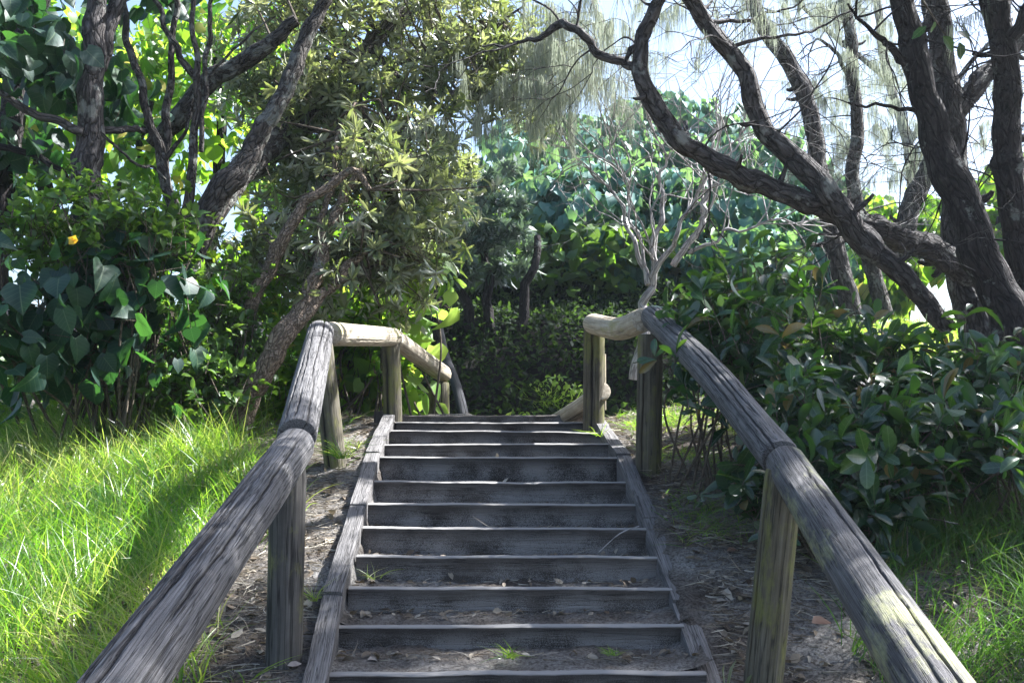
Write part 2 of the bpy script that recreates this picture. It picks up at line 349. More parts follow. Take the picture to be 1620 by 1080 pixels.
M['rail_grey'] = wood_mat('weathered_grey_log', (.06, .055, .052), (.15, .143, .142), (.28, .272, .27), 170, 3.2, crack=.85, bd=.014)
M['rail_lichen'] = wood_mat('lichened_grey_log', (.05, .046, .044), (.11, .104, .104), (.21, .202, .20), 170, 3.2, (.32, .32, .16), .38, crack=.8, bd=.012)
M['rail_pale'] = wood_mat('pale_smooth_log', (.26, .21, .15), (.42, .36, .27), (.55, .49, .40), 40, 2.0, (.30, .28, .12), .2, crack=.4)
M['post'] = wood_mat('algae_stained_post', (.06, .05, .034), (.115, .10, .068), (.185, .165, .13), 70, 2.4, (.16, .16, .045), .42, crack=.7)
M['post_grey'] = wood_mat('grey_brown_post', (.045, .04, .037), (.09, .083, .075), (.155, .143, .13), 50, 1.6, (.16, .16, .06), .25, crack=.7)
M['riser'] = wood_mat('sand_splashed_sleeper', (.022, .018, .015), (.05, .042, .036), (.10, .09, .08), 45, 2.5, sand=True, crack=.6)
M['stringer'] = wood_mat('weathered_stringer', (.07, .064, .06), (.16, .15, .145), (.28, .267, .26), 150, 3.5, crack=.8)
M['stake'] = wood_mat('dark_stake', (.04, .032, .028), (.08, .066, .058), (.14, .12, .10), 50, 2, crack=.6)
M['dark_log'] = wood_mat('shade_dark_log', (.018, .018, .02), (.035, .035, .04), (.07, .07, .075), 50, 2, crack=.5)  # base colour darkened to stand for the shade past the crest

def ground_mat(name, tread=False):
    m, nt, b, N = mat(name); L = nt.links.new
    tc = N('ShaderNodeNewGeometry')
    def noise(s, d=6, r=.6):
        n = N('ShaderNodeTexNoise'); n.inputs['Scale'].default_value = s; n.inputs['Detail'].default_value = d; n.inputs['Roughness'].default_value = r
        L(tc.outputs['Position'], n.inputs['Vector']); return n
    a = noise(2.2); f = noise(70, 4, .7); g = noise(260, 2)
    r1 = ramp(nt, [(.34, (.08, .062, .05)), (.48, (.19, .17, .15)), (.64, (.36, .34, .315))], a.outputs['Fac'])
    r2 = ramp(nt, [(.36, (.28, .26, .25)), (.6, (1.2, 1.2, 1.2))], f.outputs['Fac'])
    mx = N('ShaderNodeMix', data_type='RGBA', blend_type='MULTIPLY'); mx.inputs[0].default_value = .9; L(r1.outputs[0], mx.inputs[6]); L(r2.outputs[0], mx.inputs[7])
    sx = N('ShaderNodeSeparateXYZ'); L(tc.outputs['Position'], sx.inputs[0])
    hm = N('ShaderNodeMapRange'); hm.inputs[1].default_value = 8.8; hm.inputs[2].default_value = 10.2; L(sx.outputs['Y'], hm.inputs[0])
    mh = N('ShaderNodeMix', data_type='RGBA'); mh.inputs[7].default_value = (.013, .011, .010, 1); L(hm.outputs[0], mh.inputs[0]); L(mx.outputs[2], mh.inputs[6])  # dark leaf litter past the crest, with the bank's shade painted in
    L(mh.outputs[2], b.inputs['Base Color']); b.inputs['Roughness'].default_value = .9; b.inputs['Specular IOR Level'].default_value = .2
    ad = N('ShaderNodeMath', operation='ADD'); L(f.outputs['Fac'], ad.inputs[0]); L(g.outputs['Fac'], ad.inputs[1])
    bp = N('ShaderNodeBump'); bp.inputs['Strength'].default_value = .9; bp.inputs['Distance'].default_value = .012; bp.inputs['Distance'].default_value = .025; L(ad.outputs[0], bp.inputs['Height']); L(bp.outputs[0], b.inputs['Normal'])
    return m
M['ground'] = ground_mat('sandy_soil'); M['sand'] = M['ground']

# ------------------------------------------------------------------ the stair line (photo measurements of each nosing)
NOSE = [(515, 1113, 1065, 3.90), (537, 1078, 990, 4.32), (555, 1060, 930, 4.63), (567, 1041, 880, 4.93), (577, 1023, 835, 5.24),
        (585, 1004, 797, 5.56), (594, 990, 762, 5.89), (602, 977, 723, 6.24), (610, 963, 702, 6.65), (620, 948, 682, 7.10), (629, 936, 668, 7.60), (640, 926, 657, 8.15)]
NL = np.array([at(a, y, d) for a, b, y, d in NOSE]); NR = np.array([at(b, y, d) for a, b, y, d in NOSE])
def stair_z(y): return np.interp(y, NL[:, 1], NL[:, 2])
def stair_x(y): return np.interp(y, NL[:, 1], NL[:, 0]), np.interp(y, NR[:, 1], NR[:, 0])

YC = [-20, 0, 2, 3.3, 3.9, 5.24, 6.24, 8.15, 8.6, 9.6, 11, 12.5, 14.5, 17, 22, 28, 40, 70, 200]
ZC = [-.6, .15, .28, .40, .49, .92, 1.23, 1.49, 1.47, 1.0, .5, .95, 2.75, 3.7, 5.1, 7.0, 9.0, 9.0, 0]
YL = [-20, 0, 2, 3.9, 6.2, 8.2, 10, 14, 20, 30, 60, 200]; ZL = [-.6, .1, .25, .52, 1.12, 1.5, 1.75, 2.2, 3, 4.6, 6, 0]
YR = [-20, 0, 2, 3.9, 5.2, 6.2, 8.2, 10, 14, 20, 40, 200]; ZR = [-.6, .1, .25, .56, .98, 1.32, 1.95, 2.3, 2.6, 2.6, 2.6, 0]
def H(x, y):
    x = np.asarray(x, float); y = np.asarray(y, float)
    c = np.interp(y, YC, ZC); l = np.interp(y, YL, ZL); r = np.interp(y, YR, ZR)
    wl = 1 / (1 + np.exp((x + 2.1) * 3.0)); wr = 1 / (1 + np.exp(-(x - 2.0 - np.clip(y - 9, 0, 10) * .35) * 2.6))
    z = c + (l - c) * wl + (r - c) * wr
    z = z + .035 * np.sin(x * 2.3 + y * 1.1) * np.sin(y * 1.7 - x * .6) + .02 * np.sin(x * 6.1 + 1.3) * np.sin(y * 5.3 + x) + .008 * np.sin(x * 15 + y * 9) * np.sin(y * 17)
    a, b = stair_x(np.clip(y, 3.4, 8.3))
    ins = np.clip((x - a + .02) / .08, 0, 1) * np.clip((b + .02 - x) / .08, 0, 1) * (y > 3.8) * (y < 8.3)
    return z - .30 * ins

def axis(lo, hi, fine_lo, fine_hi, fs):
    a = np.arange(fine_lo, fine_hi, fs); out = [a]; s = fs; x = a[-1]; up = []
    while x < hi: s *= 1.12; x += s; up.append(x)
    s = fs; x = a[0]; dn = []
    while x > lo: s *= 1.12; x -= s; dn.append(x)
    return np.concatenate([dn[::-1], a, up])
gx = axis(-200, 200, -4.2, 4.2, .045); gy = axis(-20, 300, 1.6, 10, .045)
GX, GY = np.meshgrid(gx, gy); GZ = H(GX, GY) + rng.normal(0, .006, GX.shape)
nx, ny = len(gx), len(gy); i = np.arange(ny - 1)[:, None] * nx; j = np.arange(nx - 1)[None]
mb = MB(); mb.add(np.stack([GX, GY, GZ], -1).reshape(-1, 3), np.stack([i + j, i + j + 1, i + nx + j + 1, i + nx + j], -1).reshape(-1, 4))
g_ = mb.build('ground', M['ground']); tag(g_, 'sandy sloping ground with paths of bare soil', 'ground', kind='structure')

# ------------------------------------------------------------------ timber pieces
def rrect(wd, ht, r=.006, n=6):
    pts = []
    def edge(p, q): 
        for t in np.linspace(0, 1, n, endpoint=False): pts.append((p[0] + (q[0] - p[0]) * t, p[1] + (q[1] - p[1]) * t))
    a, b = wd / 2, ht / 2
    edge((a, -b + r), (a, b - r)); edge((a - r, b), (-a + r, b)); edge((-a, b - r), (-a, -b + r)); edge((-a + r, -b), (a - r, -b))
    return np.array(pts)

def board(name, p0, p1, up, wd, ht, m, parent, seed, step=.03, amp=.01, sag=.004):
    """straight timber of section wd x ht from p0 to p1; ht runs along up"""
    p0 = np.asarray(p0, float); p1 = np.asarray(p1, float); L = np.linalg.norm(p1 - p0); n = max(3, int(L / step)); T = (p1 - p0) / L
    U = np.asarray(up, float); U = unit(U - T * np.dot(U, T)); X = np.cross(U, T)
    pr = rrect(wd, ht); g = np.random.default_rng(seed); t = np.linspace(0, 1, n); d = rough(amp, seed, 14, 14)
    th = np.arctan2(pr[:, 1], pr[:, 0]); s = t * L
    k = d(th[None], s[:, None]) + g.normal(0, .006, (n, len(pr)))
    edge = (pr[:, 1] > ht * .3)[None] * (sag * (np.sin(s * g.uniform(3, 6) + g.uniform(0, 6)) + .6 * np.sin(s * g.uniform(9, 16))))[:, None]
    P = p0 + T * s[:, None]
    V = P[:, None] + X * (pr[:, 0][None] * k)[..., None] + U * (pr[:, 1][None] * k + edge)[..., None]
    C = np.stack([np.broadcast_to(pr[:, 0], (n, len(pr))), np.broadcast_to(pr[:, 1], (n, len(pr))), np.broadcast_to(s[:, None], (n, len(pr)))], -1)
    def ring(i, f): return (P[i] + (V[i] - P[i]) * f)[None], (C[i] * np.array([f, f, 1]))[None]
    a = [ring(0, .02), ring(0, .97)]; b = [ring(-1, .97), ring(-1, .02)]
    V = np.concatenate([x[0] for x in a] + [V] + [x[0] for x in b]); C = np.concatenate([x[1] for x in a] + [C] + [x[1] for x in b])
    n, mm = V.shape[:2]; i = np.arange(n - 1)[:, None] * mm; j = np.arange(mm)[None]; j2 = (j + 1) % mm
    mb = MB(); mb.add(V.reshape(-1, 3), np.stack([i + j, i + j2, i + mm + j2, i + mm + j], -1).reshape(-1, 4), 0, 0, C.reshape(-1, 3))
    return mb.build(name, m, parent, sharp=28)

def log(name, pts, r, m, parent, seed, cracks=6, big=None, step=.02, seg=160, amp=.03, r1=None, bend=0.):
    """round timber with real drying cracks cut into it"""
    g = np.random.default_rng(seed); pts = np.asarray(pts, float)
    P = catmull(pts, step) if len(pts) > 2 else pts[0] + (pts[1] - pts[0]) * np.linspace(0, 1, max(4, int(np.linalg.norm(pts[1] - pts[0]) / step)))[:, None]
    L = np.linalg.norm(np.diff(P, axis=0), axis=1).sum(); base = rough(amp, seed, 5, 3); fine = rough(amp * .35, seed + 1, 40, 5)
    cr = [(g.uniform(-np.pi, np.pi), g.uniform(-.2, .8) * L, g.uniform(.25, .8) * L, g.uniform(.009, .018) / r * .28, g.uniform(.05, .13)) for _ in range(cracks)]
    for b in (big or []): cr.append((b[0], b[1] * L, b[2] * L, b[3] * .8, b[4]))
    ph = g.uniform(0, 6, (len(cr), 3))
    def disp(th, s):
        k = base(th, s) + fine(th, s) - 1
        for (t0, s0, ln, wd, dp), p in zip(cr, ph):
            tc = t0 + .05 * np.sin(s * 3 + p[0]) + .02 * np.sin(s * 13 + p[1]) + .014 * np.sin(s * 41 + p[2])
            d = (th - tc + np.pi) % (2 * np.pi) - np.pi; tap = np.clip((s - s0) / .12, 0, 1) * np.clip((s0 + ln - s) / .2, 0, 1)
            k = k - dp * np.exp(-(d / wd) ** 2) * tap
        return k
    sc_ = np.interp(np.linspace(0, 1, len(P)), [0, 1], [r, r1 or r]); e = np.linspace(0, L, len(P))
    sc_ = sc_ * (1 - .05 * np.exp(-(e / .01) ** 2) - .05 * np.exp(-((L - e) / .01) ** 2))
    v, q, c = sweep(P, circle(seg), sc_, disp); mb = MB()
    th = np.arctan2(c[:, 1], c[:, 0]); s_ = c[:, 2]; crack_dark = np.zeros(len(v))  # mask that turns the colour near black inside each crack
    for (t0, s0, ln, wd, dp), p in zip(cr, ph):
        tc = t0 + .05 * np.sin(s_ * 3 + p[0]) + .02 * np.sin(s_ * 13 + p[1]) + .014 * np.sin(s_ * 41 + p[2])
        d = (th - tc + np.pi) % (2 * np.pi) - np.pi; crack_dark = np.maximum(crack_dark, np.clip(dp / .1, 0, 1) * np.exp(-(d / wd * 1.1) ** 2) * np.clip((s_ - s0) / .12, 0, 1) * np.clip((s0 + ln - s_) / .2, 0, 1))
    mb.add(v, q, 0, crack_dark, c); return mb.build(name, m, parent, sharp=55)

# ------------------------------------------------------------------ staircase
st = thing('staircase', 'weathered timber sleeper staircase climbing between two log handrails', 'staircase', (NL[0] + NR[0]) / 2)
for k in range(12):
    a, b = NL[k].copy(), NR[k].copy(); ht = .21 if k < 11 else .14
    tilt = rng.normal(0, .004); a[2] += tilt; b[2] -= tilt
    off = np.array([0, .024, -ht / 2]); ext = np.array([.012, 0, 0])
    board('riser', a + off - ext, b + off + ext, (0, -.03, 1), .046, ht, M['riser'], st, 100 + k, sag=rng.uniform(.001, .0035), amp=rng.uniform(.004, .012))
    # sand fill behind the sleeper
    if k < 11: a2, b2 = NL[k + 1], NR[k + 1]; y2 = NL[k + 1][1] - .001
    else: a2, b2 = NL[k] + [0, .5, 0], NR[k] + [0, .5, 0]; y2 = NL[k][1] + .5
    n1_, n2_ = 60, 14; U, Vv = np.meshgrid(np.linspace(0, 1, n1_), np.linspace(0, 1, n2_))
    y1 = NL[k][1] + .044; a = a - ext * 4; b = b + ext * 4; a2 = a2 - ext * 4; b2 = b2 + ext * 4; X = (a[0] + (b[0] - a[0]) * U) * (1 - Vv) + (a2[0] + (b2[0] - a2[0]) * U) * Vv; Y = y1 + (y2 - y1) * Vv
    rise = (NL[k + 1][2] - NL[k][2]) if k < 11 else 0
    Z = NL[k][2] - [.010, .014, .032, .05, .05, .05, .05, .055, .04, .03, .025, .02][k] + (rise * (.04 + .10 * np.sin(U * 7 + k * 2) ** 2) * Vv ** 2) + .008 * np.sin(U * 23 + k) * np.sin(Vv * 5 + k) + rng.normal(0, .003, U.shape)
    Z += .05 * np.clip((U - .86) / .14, 0, 1) ** 2 * (k < 3) + .03 * np.clip((.05 - U) / .05, 0, 1)
    i = np.arange(n2_ - 1)[:, None] * n1_; j = np.arange(n1_ - 1)[None]
    mb = MB(); mb.add(np.stack([X, Y, Z], -1).reshape(-1, 3), np.stack([i + j, i + j + 1, i + n1_ + j + 1, i + n1_ + j], -1).reshape(-1, 4))
    mb.build('tread', M['sand'], st)
def stringer(pts, seed):
    for i in range(len(pts) - 1):
        p, q = pts[i], pts[i + 1]; d = unit(q - p)
        board('stringer', p - d * .01, q - d * .006 - np.array([0, 0, .012]), (0, 0, 1), .095, .20, M['stringer'], st, seed + i, sag=.004, amp=.014)
dz = np.array([0, 0, -.075])
stringer([at(487, 1130, 3.6) + dz, at(527, 940, 4.55) + dz, at(567, 800, 5.5) + dz, at(590, 718, 6.3) + dz, at(620, 646, 8.1) + dz], 200)
stringer([at(1150, 1135, 3.6) + dz + [0, 0, -.07], at(1076, 935, 4.6) + dz + [0, 0, -.045], at(1027, 820, 5.4) + dz, at(985, 722, 6.3) + dz, at(934, 648, 8.1) + dz], 220)
for px, py, d in ((563, 722, 6.25), (601, 650, 7.9), (1013, 726, 6.15)):
    p = at(px, py, d); board('stake', p, p - np.array([0, 0, .45]), (0, 1, 0), .085, .085, M['stake'], st, int(px))

# ------------------------------------------------------------------ handrails
hl = thing('handrail', 'log handrail on the left of the stairs with pale horizontal upper rail', 'handrail', at(450, 1040, 4.03), 'log handrails beside the stairs')
A0, A1, A2, A3, A4 = at(-60, 1440, 1.45), at(468, 705, 4.02), at(508, 526, 6.15), at(622, 533, 7.8), at(702, 592, 9.2)
log('rail', [A0, A1], .082, M['rail_grey'], hl, 1, 26, [(1.2, .1, .7, .05, .14), (.3, .0, .5, .045, .12), (2.2, .3, .7, .05, .13)], r1=.08)
log('rail', [A1 + (A2 - A1) * .02 + np.array([0, 0, .022]), A2 + np.array([0, -.02, 0])], .083, M['rail_grey'], hl, 2, 26, [(1.0, .0, .6, .05, .14), (1.9, .3, .8, .045, .12)], r1=.082)
log('rail', [A2 + np.array([.05, .05, -.005]), A3], .077, M['rail_pale'], hl, 3, 2, r1=.074)
log('rail', [A3 + np.array([.0, .02, -.01]), A4], .076, M['rail_pale'], hl, 4, 2, r1=.08)
def post(px, pyt, pyb, d, r, m, par, seed, pxt=None, big=None, cracks=3, dt=0):
    t = at(pxt if pxt is not None else px, pyt, d + dt); b = at(px, pyb, d); b2 = b + unit(b - t) * .35
    return log('post', [b2, t], r, m, par, seed, cracks, big, step=.03, amp=.02)
post(449, 742, 1036, 4.03, .073, M['post_grey'], hl, 11, 456)
p = post(528, 540, 712, 6.15, .070, M['post'], hl, 12, 508, [(-.6, 0, 1, .25, .22)])
post(621, 540, 642, 7.8, .074, M['post'], hl, 13, 618, [(-.5, 0, 1, .3, .2)])
post(694, 605, 668, 9.15, .10, M['post'], hl, 14)
hr = thing('handrail', 'log handrail right of the stairs with lichened lower rail and leaves over it', 'handrail', at(1215, 1050, 3.75), 'log handrails beside the stairs')
B0, B1, B2, B3 = at(1700, 1430, 1.45), at(1243, 733, 3.85), at(1032, 500, 6.2), at(937, 512, 7.35)
log('rail', [B0, B1], .078, M['rail_lichen'], hr, 21, 4, [(1.75, .12, .75, .055, .22)], r1=.076)
log('rail', [B1 + (B2 - B1) * .018 + np.array([-.004, 0, .004]), (B1 + B2) / 2 + np.array([.03, 0, .0]), B2], .0775, M['rail_grey'], hr, 22, 24, [(1.4, .1, .7, .05, .13), (2.2, .2, .7, .05, .12)], r1=.078)
log('rail', [B2 + np.array([-.05, .06, -.02]), (B2 + B3) / 2 + np.array([0, 0, -.06]), B3], .078, M['rail_pale'], hr, 23, 3, r1=.076)
log('rail', [at(952, 605, 7.36) - [0, 0, .06], at(925, 640, 7.7), at(878, 668, 8.6)], .075, M['rail_pale'], hr, 24, 2, r1=.07)
post(1210, 745, 1052, 3.75, .071, M['post'], hr, 31, 1240, [(-1.2, .25, .8, .06, .3)])
post(1026, 530, 705, 6.12, .079, M['post'], hr, 32, 1029, [(-.7, .1, .9, .07, .25)])
post(939, 520, 648, 7.4, .079, M['post'], hr, 33, 940, [(-.3, 0, 1, .2, .22)])
p0 = at(955, 560, 7.42)
board('pale_strip', p0, p0 - [0, 0, .42], (0, 1, 0), .03, .06, M['rail_pale'], hr, 77)  # narrow pale board along the right side of the top post
hd = thing('handrail', 'dark shaded log handrail running down past the crest of the stairs', 'handrail', at(735, 700, 11.2), 'log handrails beside the stairs')
log('rail', [at(690, 500, 13), at(703, 560, 12.4), at(722, 610, 11.6), at(742, 690, 10.6)], .06, M['dark_log'], hd, 41, 3, r1=.055)
post(735, 660, 740, 11.0, .06, M['dark_log'], hd, 42)
ls = thing('staircase', 'dark lower flight of plank steps seen beyond the left log handrail', 'staircase', at(655, 668, 10))
for k in range(4):
    y = 668 - k * 14; d = 10.2 + .35 * k
    board('riser', at(630, y, d), at(690, y, d), (0, 0, 1), .05, .10, M['stake'], ls, 60 + k)

# ------------------------------------------------------------------ plants
def crown_blobs(blobs, n, clump=1.):
    """points + outward normals inside ellipsoids (px,py,rpx,rpy,d,depthr)"""
    P, N = [], []; wts = np.array([b[2] * b[3] * (b[6] if len(b) > 6 else 1) for b in blobs], float); wts /= wts.sum()
    for b, wt in zip(blobs, wts):
        k = int(n * wt); d = b[4]; c = at(b[0], b[1], d); per_ = max(3, min(14, k // 9)); u = ball(max(1, k // per_), rng, .35) * 1.02
        sc3 = np.array([b[2] * d / F, b[5], b[3] * d / F]); u = np.repeat(u, per_, 0); o = rng.normal(0, 1, u.shape) * clump * (.10 + .16 * sc3.mean()) * np.array([1, 1, .75])
        P.append(c + u * sc3 + o); N.append(u + o * 1.2)
    return np.vstack(P), unit(np.vstack(N))

def hang_leaves(mb, tpl, P, N, size, mi=0, up=.6, droop=.7, jit=.5):
    n = len(P); nn = unit(N + np.array([0, 0, up]) + rng.normal(0, jit, (n, 3)))
    D = unit(N * .5 + np.array([0, 0, -droop]) + rng.normal(0, jit, (n, 3)))
    put_leaves(mb, tpl, P, D, nn, rng.uniform(*size, n), mi)

def rosettes(mb, P, Dm, per, size, tpl, mi=0, twig=None, spread=1.0, droop=0.):
    """whorls of leaves round each twig tip"""
    n = len(P); k = per; Pm = np.repeat(P, k, 0); D0 = np.repeat(unit(Dm), k, 0)
    r = unit(np.cross(D0, rng.normal(0, 1, (n * k, 3)))); t = rng.uniform(0, 1, n * k)
    D = unit(D0 * (1.1 - .9 * t * spread)[:, None] + r * (.45 + .6 * t)[:, None] + np.array([0, 0, -droop]))
    base = Pm - D0 * (t * .09)[:, None]
    N = unit(D0 - D * .2 + rng.normal(0, .25, (n * k, 3)))
    hue = np.clip(np.repeat(rng.uniform(0, 1, n), k) * .6 + rng.uniform(0, .4, n * k), 0, 1)
    put_leaves(mb, tpl, base, D, N, rng.uniform(*size, n * k), mi, hue)
    if twig is not None:
        e = P - unit(Dm) * rng.uniform(.12, .3, n)[:, None] + rng.normal(0, .04, (n, 3))
        ribs(mb, e, P, .004, twig)

def ribs(mb, A, B, r, mi, seg=3):
    """many thin 3-sided twigs"""
    n = len(A); T = unit(B - A); X = unit(np.cross(T, rng.normal(0, 1, (n, 3)))); Y = np.cross(T, X)
    th = np.arange(seg) / seg * 2 * np.pi; o = X[:, None] * np.cos(th)[None, :, None] + Y[:, None] * np.sin(th)[None, :, None]
    V = np.concatenate([A[:, None] + o * r, B[:, None] + o * r * .5], 1).reshape(-1, 3)
    q = np.array([[j, (j + 1) % seg, seg + (j + 1) % seg, seg + j] for j in range(seg)])
    mb.add(V, (q[None] + (np.arange(n) * 2 * seg)[:, None, None]).reshape(-1, 4), mi, 0.)

def base_at(px, py, d): return at(px, py, d)

def strands(mb, P, per, length, width, sway=.12, mi=0, spread=.06):
    n = len(P) * per; A = np.repeat(P, per, 0) + rng.normal(0, spread, (n, 3)); L = np.repeat(rng.uniform(.55, 1.1, len(P)), per) * rng.uniform(*length, n) * rng.uniform(.45, 1.1, n)
    D = unit(np.array([0, 0, -1.]) + rng.normal(0, sway, (n, 3)))
    ribbons(mb, A, D, L, np.full(n, width), rng.normal(0, .11, (n, 3)) + np.array([0, 0, -.1]), seg=3, mi=mi)

def branches(mb, starts, dirs, L, r, depth=2, mi=0, grav=0., wob=.22, k=4, tips=None, seg=6):
    """recursive bare branching from starts; tips collects end points"""
    for s, d in zip(starts, dirs):
        pts = grow(s, d, L * rng.uniform(.7, 1.2), 7, wob, grav); limb(mb, pts, np.linspace(r, r * .35, 8), seg, .08, 0, mi=mi)
        if tips is not None: tips.extend([pts[-1], pts[-2], pts[-4]])
        if depth > 1:
            ii = rng.integers(2, 8, k); dd = unit(pts[ii] - pts[ii - 1]); dd = unit(dd + rng.normal(0, .6, (k, 3)))
            branches(mb, pts[ii], dd, L * .6, r * .5, depth - 1, mi, grav, wob, k, tips, seg)

# ---- she-oaks on the right
def she_oak(label, base, trunk_lines, bark, zones=(), extra_tips=40, canopy=None, per=36, wid=.0021):
    """trunk_lines: list of (part name, [(px,py,d,radius_m)...])"""
    t = thing('she_oak', label, 'tree', base, 'she-oaks on the right of the stairs'); crown = MB(); any_ = False
    for k, (nm, line) in enumerate(trunk_lines):
        mb = MB(); pts = ats([l[:3] for l in line]); rad = [l[3] * .92 for l in line]
        P, r = limb(mb, pts, rad, 36 if rad[0] > .06 else 14, .035, .07, int(abs(base[0] * 1000)) + k * 7, wob=.012)
        if nm == 'trunk' or rad[0] > .05:
            # lifting bark flakes
            for q in rng.integers(5, len(P) - 5, 5):
                o = unit(np.cross(np.gradient(P, axis=0)[q], rng.normal(0, 1, 3))); L_ = rng.uniform(.05, .16); limb(mb, [P[q], P[q] + o * (r[q] + L_ * .5), P[q] + o * (r[q] + L_) + [0, 0, .03]], [r[q] * .4, r[q] * .22, r[q] * .14], 8, .03, .1, 3)
            m_ = len(P) * 5; ii = rng.integers(0, len(P), m_); o = unit(np.cross(rng.normal(0, 1, (m_, 3)), np.gradient(P, axis=0)[ii])); 
            put_leaves(mb, OVAL, P[ii] + o * (r[ii] * .98)[:, None], unit(np.gradient(P, axis=0)[ii] * rng.choice([-1, 1], m_)[:, None] + o * .55), o, rng.uniform(.012, .034, m_), 0)
        if r[0] > .02 and extra_tips:
            k_ = 5 if nm != 'trunk' else 7; qs = rng.integers(len(P) // 4, len(P), k_)
            for q in qs: branches(mb, [P[q]], [unit(np.gradient(P, axis=0)[q] * 8 + rng.normal(0, .8, 3) + [0, 0, .1])], rng.uniform(.6, 1.3), .009, 3, 0, -.03, .2, 3, None, 4)
        mb.build(nm, bark, t)
    for (x0, x1, y0, y1, d0, d1, n, ln) in zones:
        A = np.array([at(rng.uniform(x0, x1), y0 + (y1 - y0) * rng.uniform(0, 1) ** 1.5, rng.uniform(d0, d1)) for _ in range(n)])
        for a in A[:: 3]:
            dr = np.array([rng.normal(-.1, .35), rng.normal(0, .3), .25]); pts = grow(a, dr, rng.uniform(.35, .8), 8, .12, -.16)
            limb(crown, pts, np.linspace(.005, .0015, 9), 5, .1, 0, mi=1)
            Q = np.vstack([pts[2:], (pts[2:-1] + pts[3:]) / 2, pts[4:] + rng.normal(0, .02, (5, 3))])
            strands(crown, Q, per // 4, (ln * .25, ln * rng.uniform(.6, 1.15)), wid, .06, spread=.014)
        any_ = True
    if canopy:
        for (c, rad, n) in canopy:
            K = np.array(c) + ball(n // 9, rng) * np.array(rad); A = np.repeat(K, 11, 0) + rng.normal(0, .15, (len(K) * 11, 3)) * [1, 1, .6]; strands(crown, A, 30, (.2, .5), .0048, .4, spread=.06); any_ = True
            for a in A[:: 10]: limb(crown, grow(a, rng.normal(0, 1, 3) + [0, 0, .2], .9, 5, .25), np.linspace(.014, .004, 6), 5, .15, 0, mi=1)
    if any_: crown.build('crown', [M['needle'], M['twig']], t)
    return t

she_oak('leaning she-oak with two long rough limbs reaching left above the stairs', at(1490, 500, 7.2), [
    ('trunk', [(1500, 520, 7.3, .075), (1440, 452, 7.2, .08), (1375, 385, 7.1, .09), (1318, 322, 7.0, .098), (1255, 245, 7.0, .085), (1200, 188, 7.0, .075), (1172, 110, 7.0, .068), (1128, 45, 7.0, .064), (1080, -20, 7.0, .06), (1040, -120, 7, .05)]),
    ('limb', [(1345, 350, 7.1, .085), (1300, 328, 7.05, .082), (1230, 302, 7.0, .08), (1150, 268, 6.95, .078), (1085, 228, 6.9, .072), (1045, 185, 6.9, .072), (1020, 130, 6.9, .064), (1012, 70, 6.9, .054), (1035, 20, 6.9, .05), (1060, -30, 6.9, .04)]),
    ('limb', [(1018, 105, 6.9, .04), (975, 98, 7, .036), (935, 72, 7, .036), (905, 40, 7, .034), (880, 42, 7.1, .034), (855, 58, 7.1, .022), (820, 68, 7.2, .014), (760, 75, 7.3, .006)]),
    ('branch', [(1005, 75, 6.9, .02), (990, 92, 6.9, .016), (1010, 60, 6.9, .018), (1015, 40, 6.9, .012)]),
    ('branch', [(1120, 35, 7, .02), (1180, 32, 7.1, .014), (1240, 15, 7.2, .008), (1290, -10, 7.2, .006)]),
    ('branch', [(1165, 72, 7, .016), (1230, 55, 7.0, .012), (1290, 50, 7.1, .01), (1350, 12, 7.1, .006)]),
], M['bark'], [(870, 960, 20, 120, 8.2, 9.2, 60, .8), (720, 770, 180, 220, 8.4, 9, 26, .5), (850, 950, 110, 170, 8.2, 9.2, 60, .75), (1110, 1160, 70, 100, 7, 8, 10, .35), (1010, 1100, -30, 30, 7.6, 9, 9, .4)],
    canopy=[((2.5, 4.3, 5.6), (1.4, 1.5, .8), 260), ((4.0, 5.5, 5.8), (1.6, 1.4, .7), 360), ((1.3, 4.8, 5.7), (1.0, 1.0, .6), 110), ((-.9, 7.8, 5.85), (1.1, .8, .35), 170)])  # last cluster: added foliage out of view that shades the left shrub
she_oak('dark bent she-oak in front of the straight one, its trunk sweeping up to the left', at(1610, 560, 7.0), [
    ('trunk', [(1640, 640, 7.0, .26), (1612, 545, 7.0, .18), (1578, 460, 7.0, .145), (1548, 390, 7.0, .132), (1514, 300, 7.0, .128), (1480, 220, 7.0, .11), (1458, 130, 7.0, .10), (1434, 30, 7.0, .09), (1420, -60, 7, .085), (1400, -260, 7, .07)]),
    ('branch', [(1450, 120, 7.0, .05), (1415, 80, 6.95, .03), (1390, 60, 6.9, .022), (1365, 35, 6.9, .014), (1340, 8, 6.9, .008)]),
    ('branch', [(1448, 175, 7.0, .02), (1400, 168, 6.9, .013), (1340, 166, 6.8, .008)]),
], M['bark_dark'], canopy=[((6.3, 6.6, 6.2), (1.8, 1.4, .8), 400), ((1.9, 3.9, 5.6), (1.4, 1.3, .7), 120)])
she_oak('straight grey she-oak with a thick low limb joining the leaning tree', at(1560, 500, 7.9), [
    ('trunk', [(1575, 600, 7.9, .24), (1540, 490, 7.9, .16), (1516, 400, 7.9, .12), (1508, 250, 7.9, .115), (1496, 120, 7.9, .105), (1478, 0, 7.9, .10), (1465, -200, 7.9, .08)]),
    ('limb', [(1535, 440, 7.85, .11), (1490, 402, 7.7, .105), (1440, 383, 7.5, .10), (1395, 366, 7.3, .095), (1350, 345, 7.15, .085), (1325, 325, 7.1, .07)]),
    ('branch', [(1512, 175, 7.9, .09), (1545, 135, 8.0, .085), (1580, 100, 8.1, .08), (1650, 40, 8.2, .07)]),
], M['bark'], canopy=[((5.6, 7.0, 6.4), (1.8, 1.6, .9), 200)])
